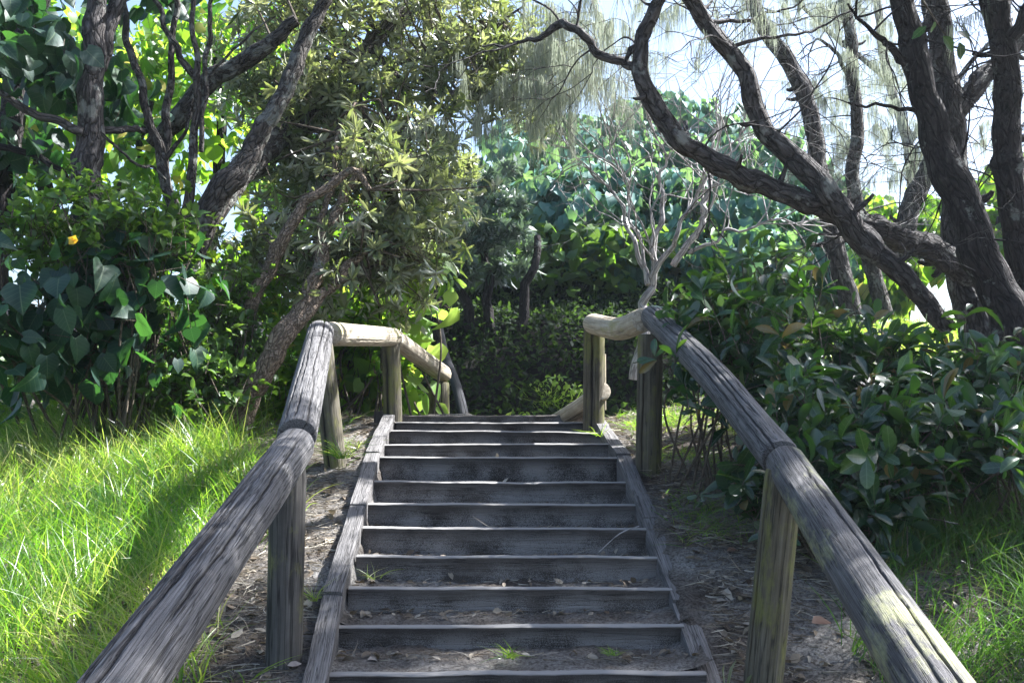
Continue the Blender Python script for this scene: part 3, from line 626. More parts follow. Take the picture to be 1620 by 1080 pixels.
she_oak('broad dark she-oak cut off by the right edge of the photo', at(1640, 560, 7.4), [
    ('trunk', [(1660, 640, 7.4, .20), (1632, 500, 7.4, .13), (1604, 330, 7.4, .11), (1594, 220, 7.4, .105), (1590, 110, 7.4, .10), (1578, 10, 7.4, .10), (1560, -80, 7.4, .09)]),
    ('branch', [(1600, 60, 7.3, .06), (1625, 20, 7.2, .05), (1640, -30, 7.2, .04)]),
], M['bark_dark'], [(1560, 1620, -20, 30, 7, 8, 6, .4)], canopy=[((6.9, 6.0, 5.8), (1.6, 1.8, .9), 150)])
she_oak('thin rough she-oak trunk rising behind the leaning limbs, draped in needles', at(1345, 480, 10), [
    ('trunk', [(1350, 500, 10, .11), (1318, 375, 10, .10), (1295, 270, 10, .10), (1280, 170, 10, .09), (1240, 85, 10, .085), (1205, 40, 10, .08), (1180, -20, 10, .07)]),
    ('branch', [(1225, 75, 10, .04), (1205, 20, 10, .03), (1195, -30, 10, .03)]),
], M['bark'], [(1200, 1270, -10, 60, 9.5, 10.5, 40, .4), (1090, 1130, -20, 40, 9, 10, 14, .5)])
she_oak('slender pale she-oak trunk hung with long needle strands, third from the right edge', at(1395, 470, 11), [
    ('trunk', [(1400, 500, 11, .10), (1375, 400, 11, .09), (1352, 300, 11, .085), (1355, 180, 11, .075), (1347, 90, 11, .07), (1335, -20, 11, .06)]),
    ('branch', [(1356, 140, 11, .03), (1310, 70, 11, .02), (1290, 62, 11, .012), (1262, 90, 11, .006)]),
], M['bark_grey'], [(1325, 1385, -10, 130, 10.5, 11.5, 60, .55), (1300, 1420, 110, 180, 10.5, 12, 30, .45), (1380, 1450, -20, 60, 10, 12, 14, .5)])
she_oak('forked she-oak trunk leaning right behind the straight grey one', at(1420, 380, 11.5), [
    ('trunk', [(1410, 430, 11.5, .13), (1440, 335, 11.5, .12), (1462, 280, 11.5, .11), (1510, 190, 11.5, .10), (1575, 100, 11.5, .09), (1650, 20, 11.5, .07)]),
], M['bark'], [(1390, 1500, 215, 265, 11, 13, 50, .6), (1300, 1400, 220, 260, 12, 13, 24, .5), (1540, 1600, 230, 260, 11, 12, 16, .5)], canopy=[((6.8, 15.5, 9.9), (3.0, 1.7, .9), 950)])  # added clusters, out of view and off the trunk, shading the far bank

# ---- banksias, left of the stairs
def leafy_tree(name, label, cat, base, lines, bark, blobs, n, mode, leafm, size, group=None, tpl=None, per=12, extra=None):
    t = thing(name, label, cat, base, group)
    ends = []
    for k, (nm, line) in enumerate(lines):
        mb = MB(); pts = ats([l[:3] for l in line]); rad = [l[3] for l in line]
        P, r = limb(mb, pts, rad, 28 if rad[0] > .05 else 12, .04, .06, int(abs(base[0] * 777)) + k * 3, wob=.012); mb.build(nm, bark, t); ends.append(P)
    if blobs:
        mb = MB(); P, N = crown_blobs(blobs, n)
        if mode == 'rosette':
            rosettes(mb, P, unit(N + rng.normal(0, .5, P.shape) + [0, 0, .2]), per, size, tpl or LANCE, 0, 1)
            m_ = max(1, n // 7); ii = rng.integers(0, len(P), m_); al = np.vstack(ends)
            for q in ii:
                e = al[np.argmin(((al - P[q]) ** 2).sum(1))]; mid = (e + P[q]) / 2 + rng.normal(0, .08, 3)
                if np.linalg.norm(e - P[q]) < 2.2: limb(mb, [e, mid, P[q]], [.013, .009, .003], 5, .12, 0, mi=1)
        else:
            hang_leaves(mb, tpl or HEART, P, N, size)
            m_ = max(1, n // 5); ii = rng.integers(0, len(P), m_); ribs(mb, P[ii], P[ii] - N[ii] * rng.uniform(.1, .4, m_)[:, None] + rng.normal(0, .1, (m_, 3)), .004, 1)
        mb.build('crown', [leafm, M['twig']], t)
    return t

leafy_tree('banksia', 'leaning banksia with tan trunk forking beside the left handrail and sunlit grey-green crown', 'tree', at(385, 660, 7.3), [
    ('trunk', [(375, 680, 7.3, .10), (395, 630, 7.3, .085), (425, 570, 7.35, .08), (455, 525, 7.4, .085), (475, 490, 7.5, .07), (500, 440, 7.6, .06), (520, 360, 7.8, .05), (570, 270, 8, .035)]),
    ('limb', [(465, 515, 7.4, .05), (490, 490, 7.5, .045), (535, 440, 7.7, .035), (590, 380, 8, .025)]),
    ('limb', [(395, 490, 7.6, .055), (420, 430, 7.6, .055), (445, 390, 7.6, .05), (475, 330, 7.6, .04), (560, 270, 7.7, .03), (582, 300, 7.7, .02)]),
    ('limb', [(500, 440, 7.7, .034), (508, 360, 7.8, .028), (525, 290, 8.0, .022), (535, 220, 8.2, .016), (560, 160, 8.4, .01)]),
], M['bark_tan'], [(590, 330, 100, 80, 8.2, .5), (640, 370, 55, 70, 8.1, .4), (480, 400, 75, 55, 8.5, .4), (560, 260, 100, 50, 8.3, .6), (650, 300, 48, 60, 8.2, .4), (440, 300, 55, 55, 8.6, .4, .7), (570, 420, 80, 45, 8.0, .4), (510, 480, 55, 35, 7.9, .3, .5), (520, 210, 80, 55, 8.9, .5, .7), (430, 240, 50, 50, 8.8, .4, .6), (640, 230, 60, 50, 8.7, .5), (400, 390, 50, 60, 8.2, .4), (610, 450, 50, 50, 8.2, .3)], 800, 'rosette', M['banksia'], (.075, .135))
leafy_tree('banksia', 'large grey-barked banksia with crown overhanging the top of the stairs', 'tree', at(310, 400, 7.0), [
    ('trunk', [(285, 430, 7.6, .14), (310, 380, 7.6, .11), (345, 310, 7.6, .095), (395, 245, 7.7, .085), (430, 180, 7.8, .075), (465, 110, 7.9, .065), (490, 50, 8, .06), (520, -20, 8, .05)]),
    ('limb', [(325, 350, 7.7, .10), (365, 300, 8, .10), (410, 245, 8.4, .095), (455, 210, 8.8, .09), (530, 120, 9.2, .085), (600, 60, 9.5, .075), (660, -10, 9.7, .07)]),
    ('limb', [(240, 230, 8.4, .06), (280, 190, 8.4, .085), (320, 140, 8.4, .085), (370, 105, 8.4, .075), (420, 75, 8.4, .065), (470, 30, 8.4, .05)]),
    ('limb', [(640, 222, 9.6, .025), (680, 200, 9.4, .036), (675, 120, 9.4, .026), (705, 70, 9.4, .018)]),
    ('branch', [(560, 100, 9.3, .035), (640, 95, 9.3, .025), (740, 60, 9.3, .017), (830, 10, 9.3, .01)]),
    ('branch', [(590, 80, 9.4, .03), (660, 140, 9.3, .02), (760, 150, 9.2, .014), (840, 165, 9.2, .006)]),
    ('branch', [(470, 190, 8.9, .03), (520, 210, 8.8, .02), (600, 190, 8.8, .014), (650, 215, 8.8, .006)]),
], M['bark_grey'], [(560, 150, 95, 70, 9.3, .8), (690, 140, 90, 65, 9.4, .6), (780, 130, 75, 45, 9.4, .5, 1.8), (600, 40, 110, 45, 9.5, .8), (740, 35, 100, 35, 9.4, .6, 1.5), (470, 170, 60, 70, 8.9, .5), (820, 60, 60, 40, 9.4, .4, 2.0), (650, 215, 70, 40, 9.4, .4), (845, 165, 40, 22, 9.3, .3, 2.2), (500, 30, 90, 50, 9.4, .6), (400, 30, 70, 40, 9, .5, .5), (400, 140, 60, 70, 9.2, .5), (480, 260, 60, 50, 9.2, .5), (620, -20, 160, 40, 9.6, .6)], 1350, 'rosette', M['banksia'], (.08, .14))

# ---- left thicket
GL = 'broad-leaved trees in the left thicket'
leafy_tree('hibiscus_tree', 'dark trunk at the far left edge with large dim leaves', 'tree', at(5, 500, 8), [
    ('trunk', [(-20, 520, 8, .13), (0, 330, 8, .11), (18, 180, 8, .10), (40, 60, 8, .09), (70, -40, 8, .08)]),
    ('branch', [(-40, 220, 7.4, .03), (30, 240, 7.4, .026), (90, 262, 7.4, .022), (115, 305, 7.4, .012)]),
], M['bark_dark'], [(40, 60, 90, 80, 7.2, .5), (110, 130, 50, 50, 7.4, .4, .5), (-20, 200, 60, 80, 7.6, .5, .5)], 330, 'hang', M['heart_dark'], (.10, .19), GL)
leafy_tree('hibiscus_tree', 'straight pale-streaked trunk standing in the dark shrub left of the slender stems', 'tree', at(140, 400, 7.2), [
    ('trunk', [(138, 480, 7.2, .13), (138, 350, 7.2, .115), (140, 250, 7.2, .10), (146, 130, 7.2, .08), (152, 20, 7.2, .07), (156, -60, 7.2, .06)]),
    ('limb', [(158, 110, 7.3, .05), (172, 50, 7.3, .06), (185, -10, 7.3, .06), (195, -70, 7.3, .05)]),
    ('branch', [(130, 210, 7.1, .035), (60, 180, 7.0, .03), (0, 150, 6.9, .025), (-60, 130, 6.9, .02)]),
    ('branch', [(150, 205, 7.2, .03), (200, 205, 7.4, .026), (232, 208, 7.6, .022)]),
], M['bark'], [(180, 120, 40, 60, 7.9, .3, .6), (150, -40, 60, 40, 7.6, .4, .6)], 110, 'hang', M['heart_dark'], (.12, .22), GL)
t = leafy_tree('slender_tree', 'clump of slender bare stems fanning up left of the big leaning banksia', 'tree', at(275, 380, 7.6), [
    ('stem', [(280, 400, 7.6, .05), (262, 280, 7.6, .045), (240, 200, 7.6, .035), (215, 110, 7.6, .03), (195, 20, 7.6, .025), (190, -40, 7.6, .02)]),
    ('stem', [(262, 290, 7.7, .03), (264, 190, 7.7, .032), (272, 90, 7.7, .026), (278, 0, 7.7, .024), (280, -60, 7.7, .02)]),
    ('stem', [(290, 370, 7.5, .045), (305, 250, 7.5, .035), (312, 170, 7.5, .03), (308, 70, 7.5, .022), (306, -30, 7.5, .018)]),
    ('stem', [(318, 240, 7.5, .02), (325, 120, 7.5, .02), (332, 40, 7.5, .018), (338, -30, 7.5, .015)]),
    ('stem', [(310, 125, 7.5, .03), (280, 80, 7.5, .025), (255, 25, 7.5, .02), (240, -20, 7.5, .018)]),
    ('branch', [(260, 255, 7.6, .02), (290, 210, 7.6, .014), (318, 135, 7.6, .012), (380, 70, 7.6, .01), (435, 25, 7.6, .006)]),
    ('branch', [(160, 210, 7.1, .012), (210, 255, 7.2, .011), (250, 270, 7.4, .01), (262, 290, 7.5, .008)]),
], M['bark_grey'], [(300, -20, 60, 30, 7.9, .4)], 60, 'hang', M['heart_dark'], (.10, .18))
leafy_tree('hibiscus_tree', 'yellow-green backlit tree behind the two left trunks', 'tree', at(60, 600, 10.5), [
    ('trunk', [(70, 640, 10.5, .10), (90, 420, 10.5, .09), (60, 200, 10.5, .07), (80, 60, 10.5, .05)]),
    ('limb', [(85, 380, 10.5, .05), (200, 280, 10.5, .04), (240, 160, 10.5, .03)]),
], M['bark_dark'], [(60, 210, 120, 110, 10.5, .9), (180, 90, 100, 90, 10.8, .9), (200, 260, 90, 80, 10.6, .7), (40, 330, 90, 60, 10, .6), (60, 60, 100, 80, 11, .8), (-80, 200, 90, 200, 10.5, 1, .6)], 1250, 'hang', M['heart'], (.09, .18), GL)
leafy_tree('hibiscus_tree', 'bright leafy tree glimpsed between the slender stems and the banksia limbs', 'tree', at(330, 560, 11), [
    ('trunk', [(330, 640, 11, .09), (325, 440, 11, .08), (350, 240, 11, .06), (340, 80, 11, .04)]),
], M['bark_dark'], [(320, 220, 110, 110, 11, .8), (410, 60, 90, 70, 11.3, .8), (300, 60, 80, 70, 11, .7), (420, 330, 80, 70, 10.4, .6, .8), (230, 370, 70, 60, 10.5, .6, .7), (500, 240, 60, 80, 11, .6, .5), (370, 430, 90, 60, 10.8, .6), (310, 470, 80, 60, 10.6, .6)], 1400, 'hang', M['heart'], (.09, .18), GL)
leafy_tree('hibiscus_tree', 'tall pale-leaved tree far behind the banksia crowns', 'tree', at(480, 560, 15), [
    ('trunk', [(480, 600, 15, .12), (470, 300, 15, .10), (500, 100, 15, .07)]),
], M['bark_dark'], [(500, 120, 130, 110, 15, 1.2), (330, 120, 120, 120, 16, 1.2), (620, 240, 90, 90, 15, 1, .8), (160, 160, 160, 160, 16, 1.4), (560, 360, 100, 90, 14, 1)], 1500, 'hang', M['heart'], (.14, .24), GL, HEART_S)

def shrub(name, label, cat, base, blobs, n, mode, leafm, size, group=None, tpl=None, per=10, stems=14, stem_m=None, stem_r=.012, sh=(.3, .9)):
    t = thing(name, label, cat, base, group); mb = MB(); P, N = crown_blobs(blobs, n); base = np.asarray(base)
    ii = rng.integers(0, len(P), stems)
    for q in ii:
        e = P[q]; b = base + np.array([rng.normal(0, .2), rng.normal(0, .12), -.1]); b[0] += (e[0] - b[0]) * rng.uniform(.2, .7)
        b[2] = float(H(b[0], b[1])) - .05; mid = (b + e) / 2 + np.array([rng.normal(0, .1), rng.normal(0, .1), rng.uniform(0, .15)])
        limb(mb, [b, mid, e], [stem_r, stem_r * .75, stem_r * .35], 7, .08, .03, int(q))
    mb.build('stems', stem_m or M['twig'], t); mb = MB()
    if mode == 'rosette': rosettes(mb, P, unit(N * .6 + rng.normal(0, .45, P.shape) + [0, 0, .7]), per, size, tpl or OBOV, 0, 1, droop=.1)
    else:
        hang_leaves(mb, tpl or HEART, P, N, size); m_ = n // 3; jj = rng.integers(0, len(P), m_)
        ribs(mb, P[jj], P[jj] - N[jj] * rng.uniform(.1, .35, m_)[:, None] + rng.normal(0, .06, (m_, 3)), .004, 1)
    mb.build('foliage', [leafm, M['twig']], t); return t

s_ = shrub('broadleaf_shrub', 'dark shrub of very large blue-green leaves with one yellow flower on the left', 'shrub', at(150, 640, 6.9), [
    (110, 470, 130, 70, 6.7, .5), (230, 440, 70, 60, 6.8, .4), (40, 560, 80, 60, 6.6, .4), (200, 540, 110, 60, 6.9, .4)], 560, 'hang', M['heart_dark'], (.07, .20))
mb = MB(); c = at(117, 381, 6.0); th = np.arange(5) / 5 * 6.28
put_leaves(mb, OVAL, np.repeat(c[None], 5, 0), np.stack([np.cos(th), -.8 + 0 * th, np.sin(th)], 1), np.repeat([[0, -1., .2]], 5, 0), .034, wx=2.2)
mb.build('flower', M['flower'], s_)
shrub('vine_thicket', 'low tangle of small dark leaves around the foot of the left trunks', 'shrub', at(180, 480, 7.0), [
    (180, 340, 110, 45, 6.95, .35), (80, 370, 90, 40, 7.1, .35), (230, 380, 60, 40, 7, .3)], 420, 'rosette', M['small'], (.05, .10), tpl=OVAL, per=7, stems=30)
shrub('small_leaf_shrub', 'fine-leaved dark shrub between the big-leaf shrub and the leaning banksia', 'shrub', at(320, 650, 7.4), [
    (330, 560, 60, 80, 7.4, .4), (370, 490, 60, 70, 7.7, .4), (290, 610, 70, 40, 7.2, .3), (350, 620, 50, 40, 7.2, .3)], 520, 'rosette', M['small'], (.045, .085), tpl=OVAL, per=8, stems=40)
shrub('small_leaf_shrub', 'sunlit yellow-green shrub behind the left handrail posts', 'shrub', at(520, 640, 8.6), [
    (500, 560, 80, 60, 8.7, .4), (580, 590, 60, 50, 8.8, .4), (440, 480, 70, 60, 8.9, .5), (580, 500, 50, 40, 9, .4), (450, 620, 60, 40, 8.4, .3)], 560, 'rosette', M['heart'], (.06, .12), tpl=OVAL, per=7, stems=40)
shrub('broadleaf_vine', 'pale sunlit vine with drooping heart-shaped leaves over the end of the left rail', 'vine', at(665, 640, 8.6), [
    (670, 440, 35, 45, 8.7, .25), (655, 520, 28, 30, 8.9, .2), (640, 600, 34, 34, 9.0, .15), (600, 600, 40, 40, 8.9, .2), (610, 470, 45, 40, 8.9, .2), (560, 560, 40, 40, 9, .2)], 175, 'hang', M['vine'], (.11, .24), stems=12)

# ---- glossy shrubs on the right
GR = 'leathery shrubs behind the right handrail'
GS = [('leathery shrub with upright leaves spilling over the upper right rail', (1110, 640, 5.9), [(1150, 520, 45, 55, 5.7, .25), (1165, 450, 45, 35, 6.1, .3, .8), (1110, 570, 20, 24, 5.4, .12, .7), (1200, 585, 45, 50, 5.8, .25)], 165),
      ('tall leathery shrub in the middle of the right bank below the leaning trunk', (1300, 680, 6.0), [(1260, 600, 80, 40, 6.0, .4), (1220, 500, 55, 50, 6.3, .35, .8), (1330, 560, 60, 30, 6.2, .3, .6), (1340, 630, 70, 40, 5.9, .35), (1240, 665, 50, 50, 5.4, .3), (1290, 710, 55, 45, 5.3, .3)], 300),
      ('leathery shrub hanging over bare soil just right of the lower rail joint', (1310, 800, 5.0), [(1320, 750, 80, 55, 5.0, .3), (1270, 705, 50, 50, 5.0, .25), (1380, 700, 70, 50, 5.2, .3), (1360, 820, 50, 32, 4.9, .2), (1205, 745, 22, 30, 4.9, .12), (1300, 800, 45, 35, 4.9, .2)], 290),
      ('broad dark leathery shrub at the foot of the right she-oaks', (1500, 680, 5.8), [(1500, 625, 90, 38, 5.8, .35), (1440, 575, 55, 30, 6.2, .3), (1370, 556, 50, 32, 6.3, .25), (1560, 670, 70, 50, 5.5, .3), (1480, 710, 80, 60, 5.3, .3), (1400, 770, 55, 45, 5.0, .25)], 300),
      ('small leathery shrub cut by the right edge under the dark trunk', (1600, 700, 5.2), [(1610, 600, 40, 40, 5.6, .25), (1600, 690, 50, 50, 5.0, .25)], 105)]
for l, b, bl, n in GS: shrub('leathery_shrub', l, 'shrub', at(*b), bl, n, 'rosette', M['glossy'], (.075, .165), GR, OBOV, 6, 18, M['twig'], .008)
t = thing('leaf_sprig', 'few bright green leaves hanging in front of the dark bent trunk at upper right', 'sprig', at(1470, 20, 6.4)); mb = MB()
limb(mb, ats([(1440, -30, 6.4), (1475, 25, 6.4), (1500, 60, 6.4), (1520, 60, 6.4)]), [.008, .006, .004, .003], 6, .05, 0, mi=1)
A = ats([(1465, 42, 6.4), (1478, 35, 6.38), (1492, 58, 6.4), (1515, 50, 6.4), (1518, 68, 6.4)]); put_leaves(mb, OVAL, A, unit(rng.normal(0, .5, (5, 3)) + [0, 0, -.6]), rng.normal(0, .4, (5, 3)) + [.3, -1, 0], .12, 0, [.3, .9, .8, .2, .2])
mb.build('leaves', [M['glossy'], M['twig']], t)

# ---- dead shrub
t = thing('dead_shrub', 'bleached leafless shrub with tangled twigs behind the right handrail', 'shrub', at(1035, 560, 9)); mb = MB()
DL = [[(1005, 600, 9, .10), (1022, 500, 9, .075), (1030, 440, 9, .055), (1045, 330, 9, .035), (1050, 250, 9, .02), (1030, 200, 9, .008)],
      [(1025, 450, 9, .05), (1010, 390, 9.1, .035), (975, 320, 9.2, .022), (930, 260, 9.2, .012), (890, 220, 9.3, .005)],
      [(1030, 440, 9, .05), (1055, 400, 8.9, .04), (1085, 340, 8.8, .03), (1130, 260, 8.7, .018), (1190, 200, 8.6, .008)],
      [(1065, 420, 9, .05), (1110, 350, 9, .05), (1120, 300, 9, .035), (1130, 220, 9, .02), (1135, 150, 9, .008)],
      [(1090, 400, 9, .03), (1150, 370, 8.8, .022), (1230, 350, 8.7, .014), (1300, 355, 8.6, .006)],
      [(1020, 420, 9, .03), (1000, 340, 9, .02), (985, 280, 9, .012), (960, 210, 9, .005)]]
tips = []
for k, l in enumerate(DL):
    P, r = limb(mb, ats([x[:3] for x in l]), [x[3] * .62 for x in l], 12, .05, .05, 300 + k, wob=.03)
    for q in rng.integers(len(P) // 4, len(P), 13):
        d = unit(np.gradient(P, axis=0)[q]); branches(mb, [P[q]], [unit(d + rng.normal(0, .5, 3))], 1.15, max(.007, r[q] * .4), 3, 0, .03, .2, 2, None, 5)
mb.build('branches', M['dead'], t)

# ---- far bushes across the dip
GF = 'broad-leaved bushes on the far slope'
def far_bush(label, base, blobs, n, size, leafm, trunks, name='hillside_bush', tpl=HEART_S, mode='hang', group=GF):
    t = thing(name, label, 'bush', base, group); mb = MB()
    for k, l in enumerate(trunks): limb(mb, ats([x[:3] for x in l]), [x[3] for x in l], 10, .15, .05, k, wob=.04)
    if trunks: mb.build('trunks', M['bark_dark'], t)
    mb = MB(); P, N = crown_blobs(blobs, n, .32)
    if mode == 'hang': hang_leaves(mb, tpl, P, N, size, 0, .45, .9, .3)
    else: rosettes(mb, P, unit(N + rng.normal(0, .5, P.shape) + [0, 0, .3]), 9, size, LANCE_S, 0)
    mb.build('foliage', [leafm], t); return t
far_bush('blue-green bush of overlapping heart leaves in the centre beyond the crest', at(920, 480, 17), [
    (930, 350, 100, 75, 17, 1.0), (1010, 340, 100, 80, 17.5, 1.0), (870, 330, 60, 60, 17.2, .8), (950, 295, 110, 40, 17.6, .9), (960, 410, 70, 45, 16.8, .7)], 4300, (.17, .29), M['heart_far'],
    [[(905 + dx, 520, 17.2, .08), (900 + dx * 1.3, 450, 17.2, .07), (905 + dx * 1.6, 380, 17.3, .05)] for dx in (-50, -20, 15, 45, 75)])
far_bush('blue-green bush right of centre behind the dead shrub', at(1130, 500, 16), [
    (1120, 340, 90, 80, 17, 1), (1090, 410, 90, 60, 16.5, .8), (1200, 350, 90, 60, 17, 1), (1180, 420, 100, 60, 16, .8)], 2800, (.14, .26), M['heart_far'], [[(1120, 520, 16.5, .08), (1130, 430, 16.5, .06), (1120, 360, 16.6, .04)]])
far_bush('dark grey-green banksia bush left of the blue-green centre bush', at(760, 500, 14.5), [
    (765, 350, 70, 60, 14.5, .7), (730, 400, 50, 60, 14.2, .6), (800, 400, 50, 50, 14.6, .6), (740, 300, 60, 45, 15, .7), (790, 285, 50, 35, 15.5, .6)], 900, (.12, .20), M['banksia_far'],
    [[(775 + dx, 530, 14.4, .09), (772 + dx * 1.4, 450, 14.4, .07), (765 + dx * 2, 370, 14.5, .05)] for dx in (-30, 0, 45)], 'hillside_banksia', mode='rosette', group=None)
far_bush('upper hillside bush under the hanging needle curtain', at(850, 330, 24), [
    (840, 225, 70, 40, 24, 1.4), (920, 215, 80, 45, 25, 1.4), (1000, 200, 70, 45, 25, 1.4), (960, 250, 120, 35, 22, 1.2), (800, 250, 50, 40, 23, 1.2)], 2500, (.19, .34), M['heart_far'], [[(850, 340, 24, .15), (845, 280, 24, .1), (850, 220, 24, .06)]])
far_bush('hilltop bush left of the leaning limb against the bright sky', at(1090, 330, 25), [
    (1060, 180, 60, 45, 26, 1.4), (1120, 200, 70, 50, 26, 1.4), (1100, 260, 90, 50, 23, 1.2), (1180, 255, 70, 45, 24, 1.2)], 2100, (.19, .34), M['heart_far'], [[(1100, 340, 25, .15), (1095, 250, 25, .1), (1085, 190, 25, .06)]])
far_bush('sunlit bush on the slope to the right of the leaning limb', at(1270, 420, 20), [
    (1250, 300, 70, 45, 21, 1.1), (1320, 330, 70, 45, 20, 1.0), (1260, 380, 90, 50, 18, .9), (1330, 420, 70, 50, 16, .8), (1260, 240, 50, 40, 24, 1.2)], 2100, (.16, .28), M['heart_far'], [[(1270, 440, 20, .12), (1275, 360, 20, .09), (1270, 300, 20, .06)]])
far_bush('pale green bush between the straight she-oak and the leaning trunk', at(1430, 480, 14), [
    (1440, 400, 70, 60, 14, .8), (1400, 450, 60, 40, 13, .6), (1480, 340, 50, 40, 16, .8), (1400, 340, 60, 45, 17, .8)], 1100, (.14, .24), M['heart'], [[(1430, 520, 14, .08), (1435, 440, 14, .06), (1440, 380, 14, .04)]])
far_bush('pale green bush at the right edge behind the she-oak trunks', at(1590, 480, 12), [
    (1580, 330, 60, 60, 13, .7), (1620, 400, 60, 70, 12, .6), (1570, 420, 40, 50, 12.5, .6), (1600, 270, 50, 40, 15, .8)], 900, (.12, .22), M['heart'], [[(1590, 520, 12, .08), (1590, 430, 12, .06), (1585, 340, 12, .04)]])
she_oak('distant hazy she-oak seen against the bright sky between the right trunks', at(1500, 400, 22), [
    ('trunk', [(1450, 420, 22, .16), (1440, 250, 22, .13), (1400, 100, 22, .10), (1380, -60, 22, .08)]), ('limb', [(1435, 230, 22, .09), (1520, 120, 22, .06), (1600, 30, 22, .04)]), ('limb', [(1410, 130, 22, .07), (1300, 40, 22, .05), (1230, -30, 22, .03)])],
    M['bark_grey'], [(1180, 1420, -40, 160, 20, 24, 30, 1.0), (1380, 1600, 100, 240, 19, 24, 54, 1.0), (1290, 1440, 150, 260, 18, 22, 40, .9)], per=20, wid=.004)
far_bush('bright bush glimpsed behind the trunks of the dark banksia', at(760, 520, 20), [
    (740, 440, 60, 35, 20, .8), (830, 450, 60, 35, 21, .8), (920, 470, 60, 30, 21, .8), (1000, 450, 60, 40, 20, .8)], 1100, (.16, .28), M['heart'], [[(760, 540, 20, .09), (770, 480, 20, .07), (765, 440, 20, .05)]])
far_bush('low bright clipped-looking bush at the top left of the dark bank', at(735, 520, 15.2), [(730, 500, 42, 11, 15.2, .35), (775, 497, 22, 9, 15.4, .3)], 420, (.06, .12), M['vine'], [[(735, 530, 15.2, .02), (735, 505, 15.2, .015), (735, 495, 15.2, .01)]], group=None)
far_bush('grey-green sunlit banksia bush touching the left banksia crown', at(690, 470, 12.5), [
    (700, 270, 50, 60, 12.5, .6), (680, 340, 40, 60, 12.2, .5), (650, 440, 40, 50, 11.5, .5)], 700, (.09, .16), M['banksia'], [[(690, 540, 12.4, .07), (685, 420, 12.4, .05), (695, 300, 12.4, .03)]], 'hillside_banksia', mode='rosette', group=None)

# ------------------------------------------------------------------ ground cover
def scatter(n, x0, x1, y0, y1, keep=None):
    x = rng.uniform(x0, x1, n); y = rng.uniform(y0, y1, n)
    a, b = stair_x(np.clip(y, 3.5, 8.15)); ok = ~((x > a - .14) & (x < b + .14) & (y > 3.2) & (y < 8.6))
    if keep is not None: ok &= keep(x, y)
    x, y = x[ok], y[ok]; return np.stack([x, y, H(x, y) - .01], 1)
def patchy(x, y, s, seed):
    g = np.random.default_rng(seed); f = 0
    for _ in range(6):
        a = g.uniform(0, 6.28); k = s * g.uniform(.6, 2.2); f = f + np.sin(k * (x * math.cos(a) + y * math.sin(a)) + g.uniform(0, 6.28))
    return f / 6
def blades(mb, P, hgt, wid, lean=.35, bend=.5):
    n = len(P); cl = patchy(P[:, 0], P[:, 1], 3.5, 5); d0 = np.stack([np.sin(4 * cl + P[:, 0]), np.cos(3 * cl + P[:, 1]), np.zeros(n)], 1) * .18
    D = unit(np.array([0, 0, 1.]) + d0 + np.stack([rng.normal(0, lean, n), rng.normal(0, lean, n), np.zeros(n)], 1))
    L = rng.uniform(*hgt, n) * (1 + .45 * cl); b = D * np.array([1, 1, 0]) * bend * rng.uniform(.3, 2.2, n)[:, None] + np.array([0, 0, -1.]) * (rng.uniform(0, .55, n))[:, None]
    ribbons(mb, P, D, L, rng.uniform(*wid, n), b, seg=5, rnd=np.clip(.36 + .4 * patchy(P[:, 0], P[:, 1], 2, 9) + rng.normal(0, .27, n), 0, 1))
mb = MB()
blades(mb, scatter(70000, -6.5, -1.15, 1.7, 8.0, lambda x, y: (x < -1.38 - .14 * np.sin(y * 3) - np.clip(y - 5.5, 0, 3) * .32 + rng.normal(0, .1, len(x)))), (.14, .40), (.0020, .0044))
blades(mb, scatter(2600, -1.9, -1.0, 3.4, 8.2, lambda x, y: patchy(x, y, 4, 3) > .1), (.06, .18), (.0015, .003), .6, .7)
tag(mb.build('grass', M['grass']), 'long sunlit green grass filling the left bank', 'grass', kind='stuff')
mb = MB()
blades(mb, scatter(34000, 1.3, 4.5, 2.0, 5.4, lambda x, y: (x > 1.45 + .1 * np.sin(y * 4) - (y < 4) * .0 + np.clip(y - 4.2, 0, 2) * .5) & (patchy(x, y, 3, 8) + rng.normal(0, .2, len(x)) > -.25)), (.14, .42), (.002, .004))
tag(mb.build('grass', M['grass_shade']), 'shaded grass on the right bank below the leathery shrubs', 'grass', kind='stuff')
mb = MB()
blades(mb, scatter(9000, .85, 2.4, 5.0, 8.4, lambda x, y: patchy(x, y, 5, 2) + rng.normal(0, .2, len(x)) > .0), (.05, .16), (.0015, .003), .7, .7)
blades(mb, scatter(11000, 2.3, 7, 8.2, 12.5), (.12, .35), (.003, .006))
tag(mb.build('grass', M['grass']), 'short dry grass tufts on the crest right of the stairs', 'grass', kind='stuff')
mb = MB(); P = scatter(95000, -2.2, 2.6, 2.6, 8.6, lambda x, y: patchy(x, y, 4, 12) + rng.normal(0, .25, len(x)) > -.3); n = len(P); P[:, 2] += .015
D = unit(np.stack([rng.normal(0, 1, n), rng.normal(0, 1, n), rng.normal(0, .12, n)], 1)); ribbons(mb, P, D, rng.uniform(.04, .16, n), rng.uniform(.001, .003, n), rng.normal(0, .25, (n, 3)) * [1, 1, .3], seg=3)
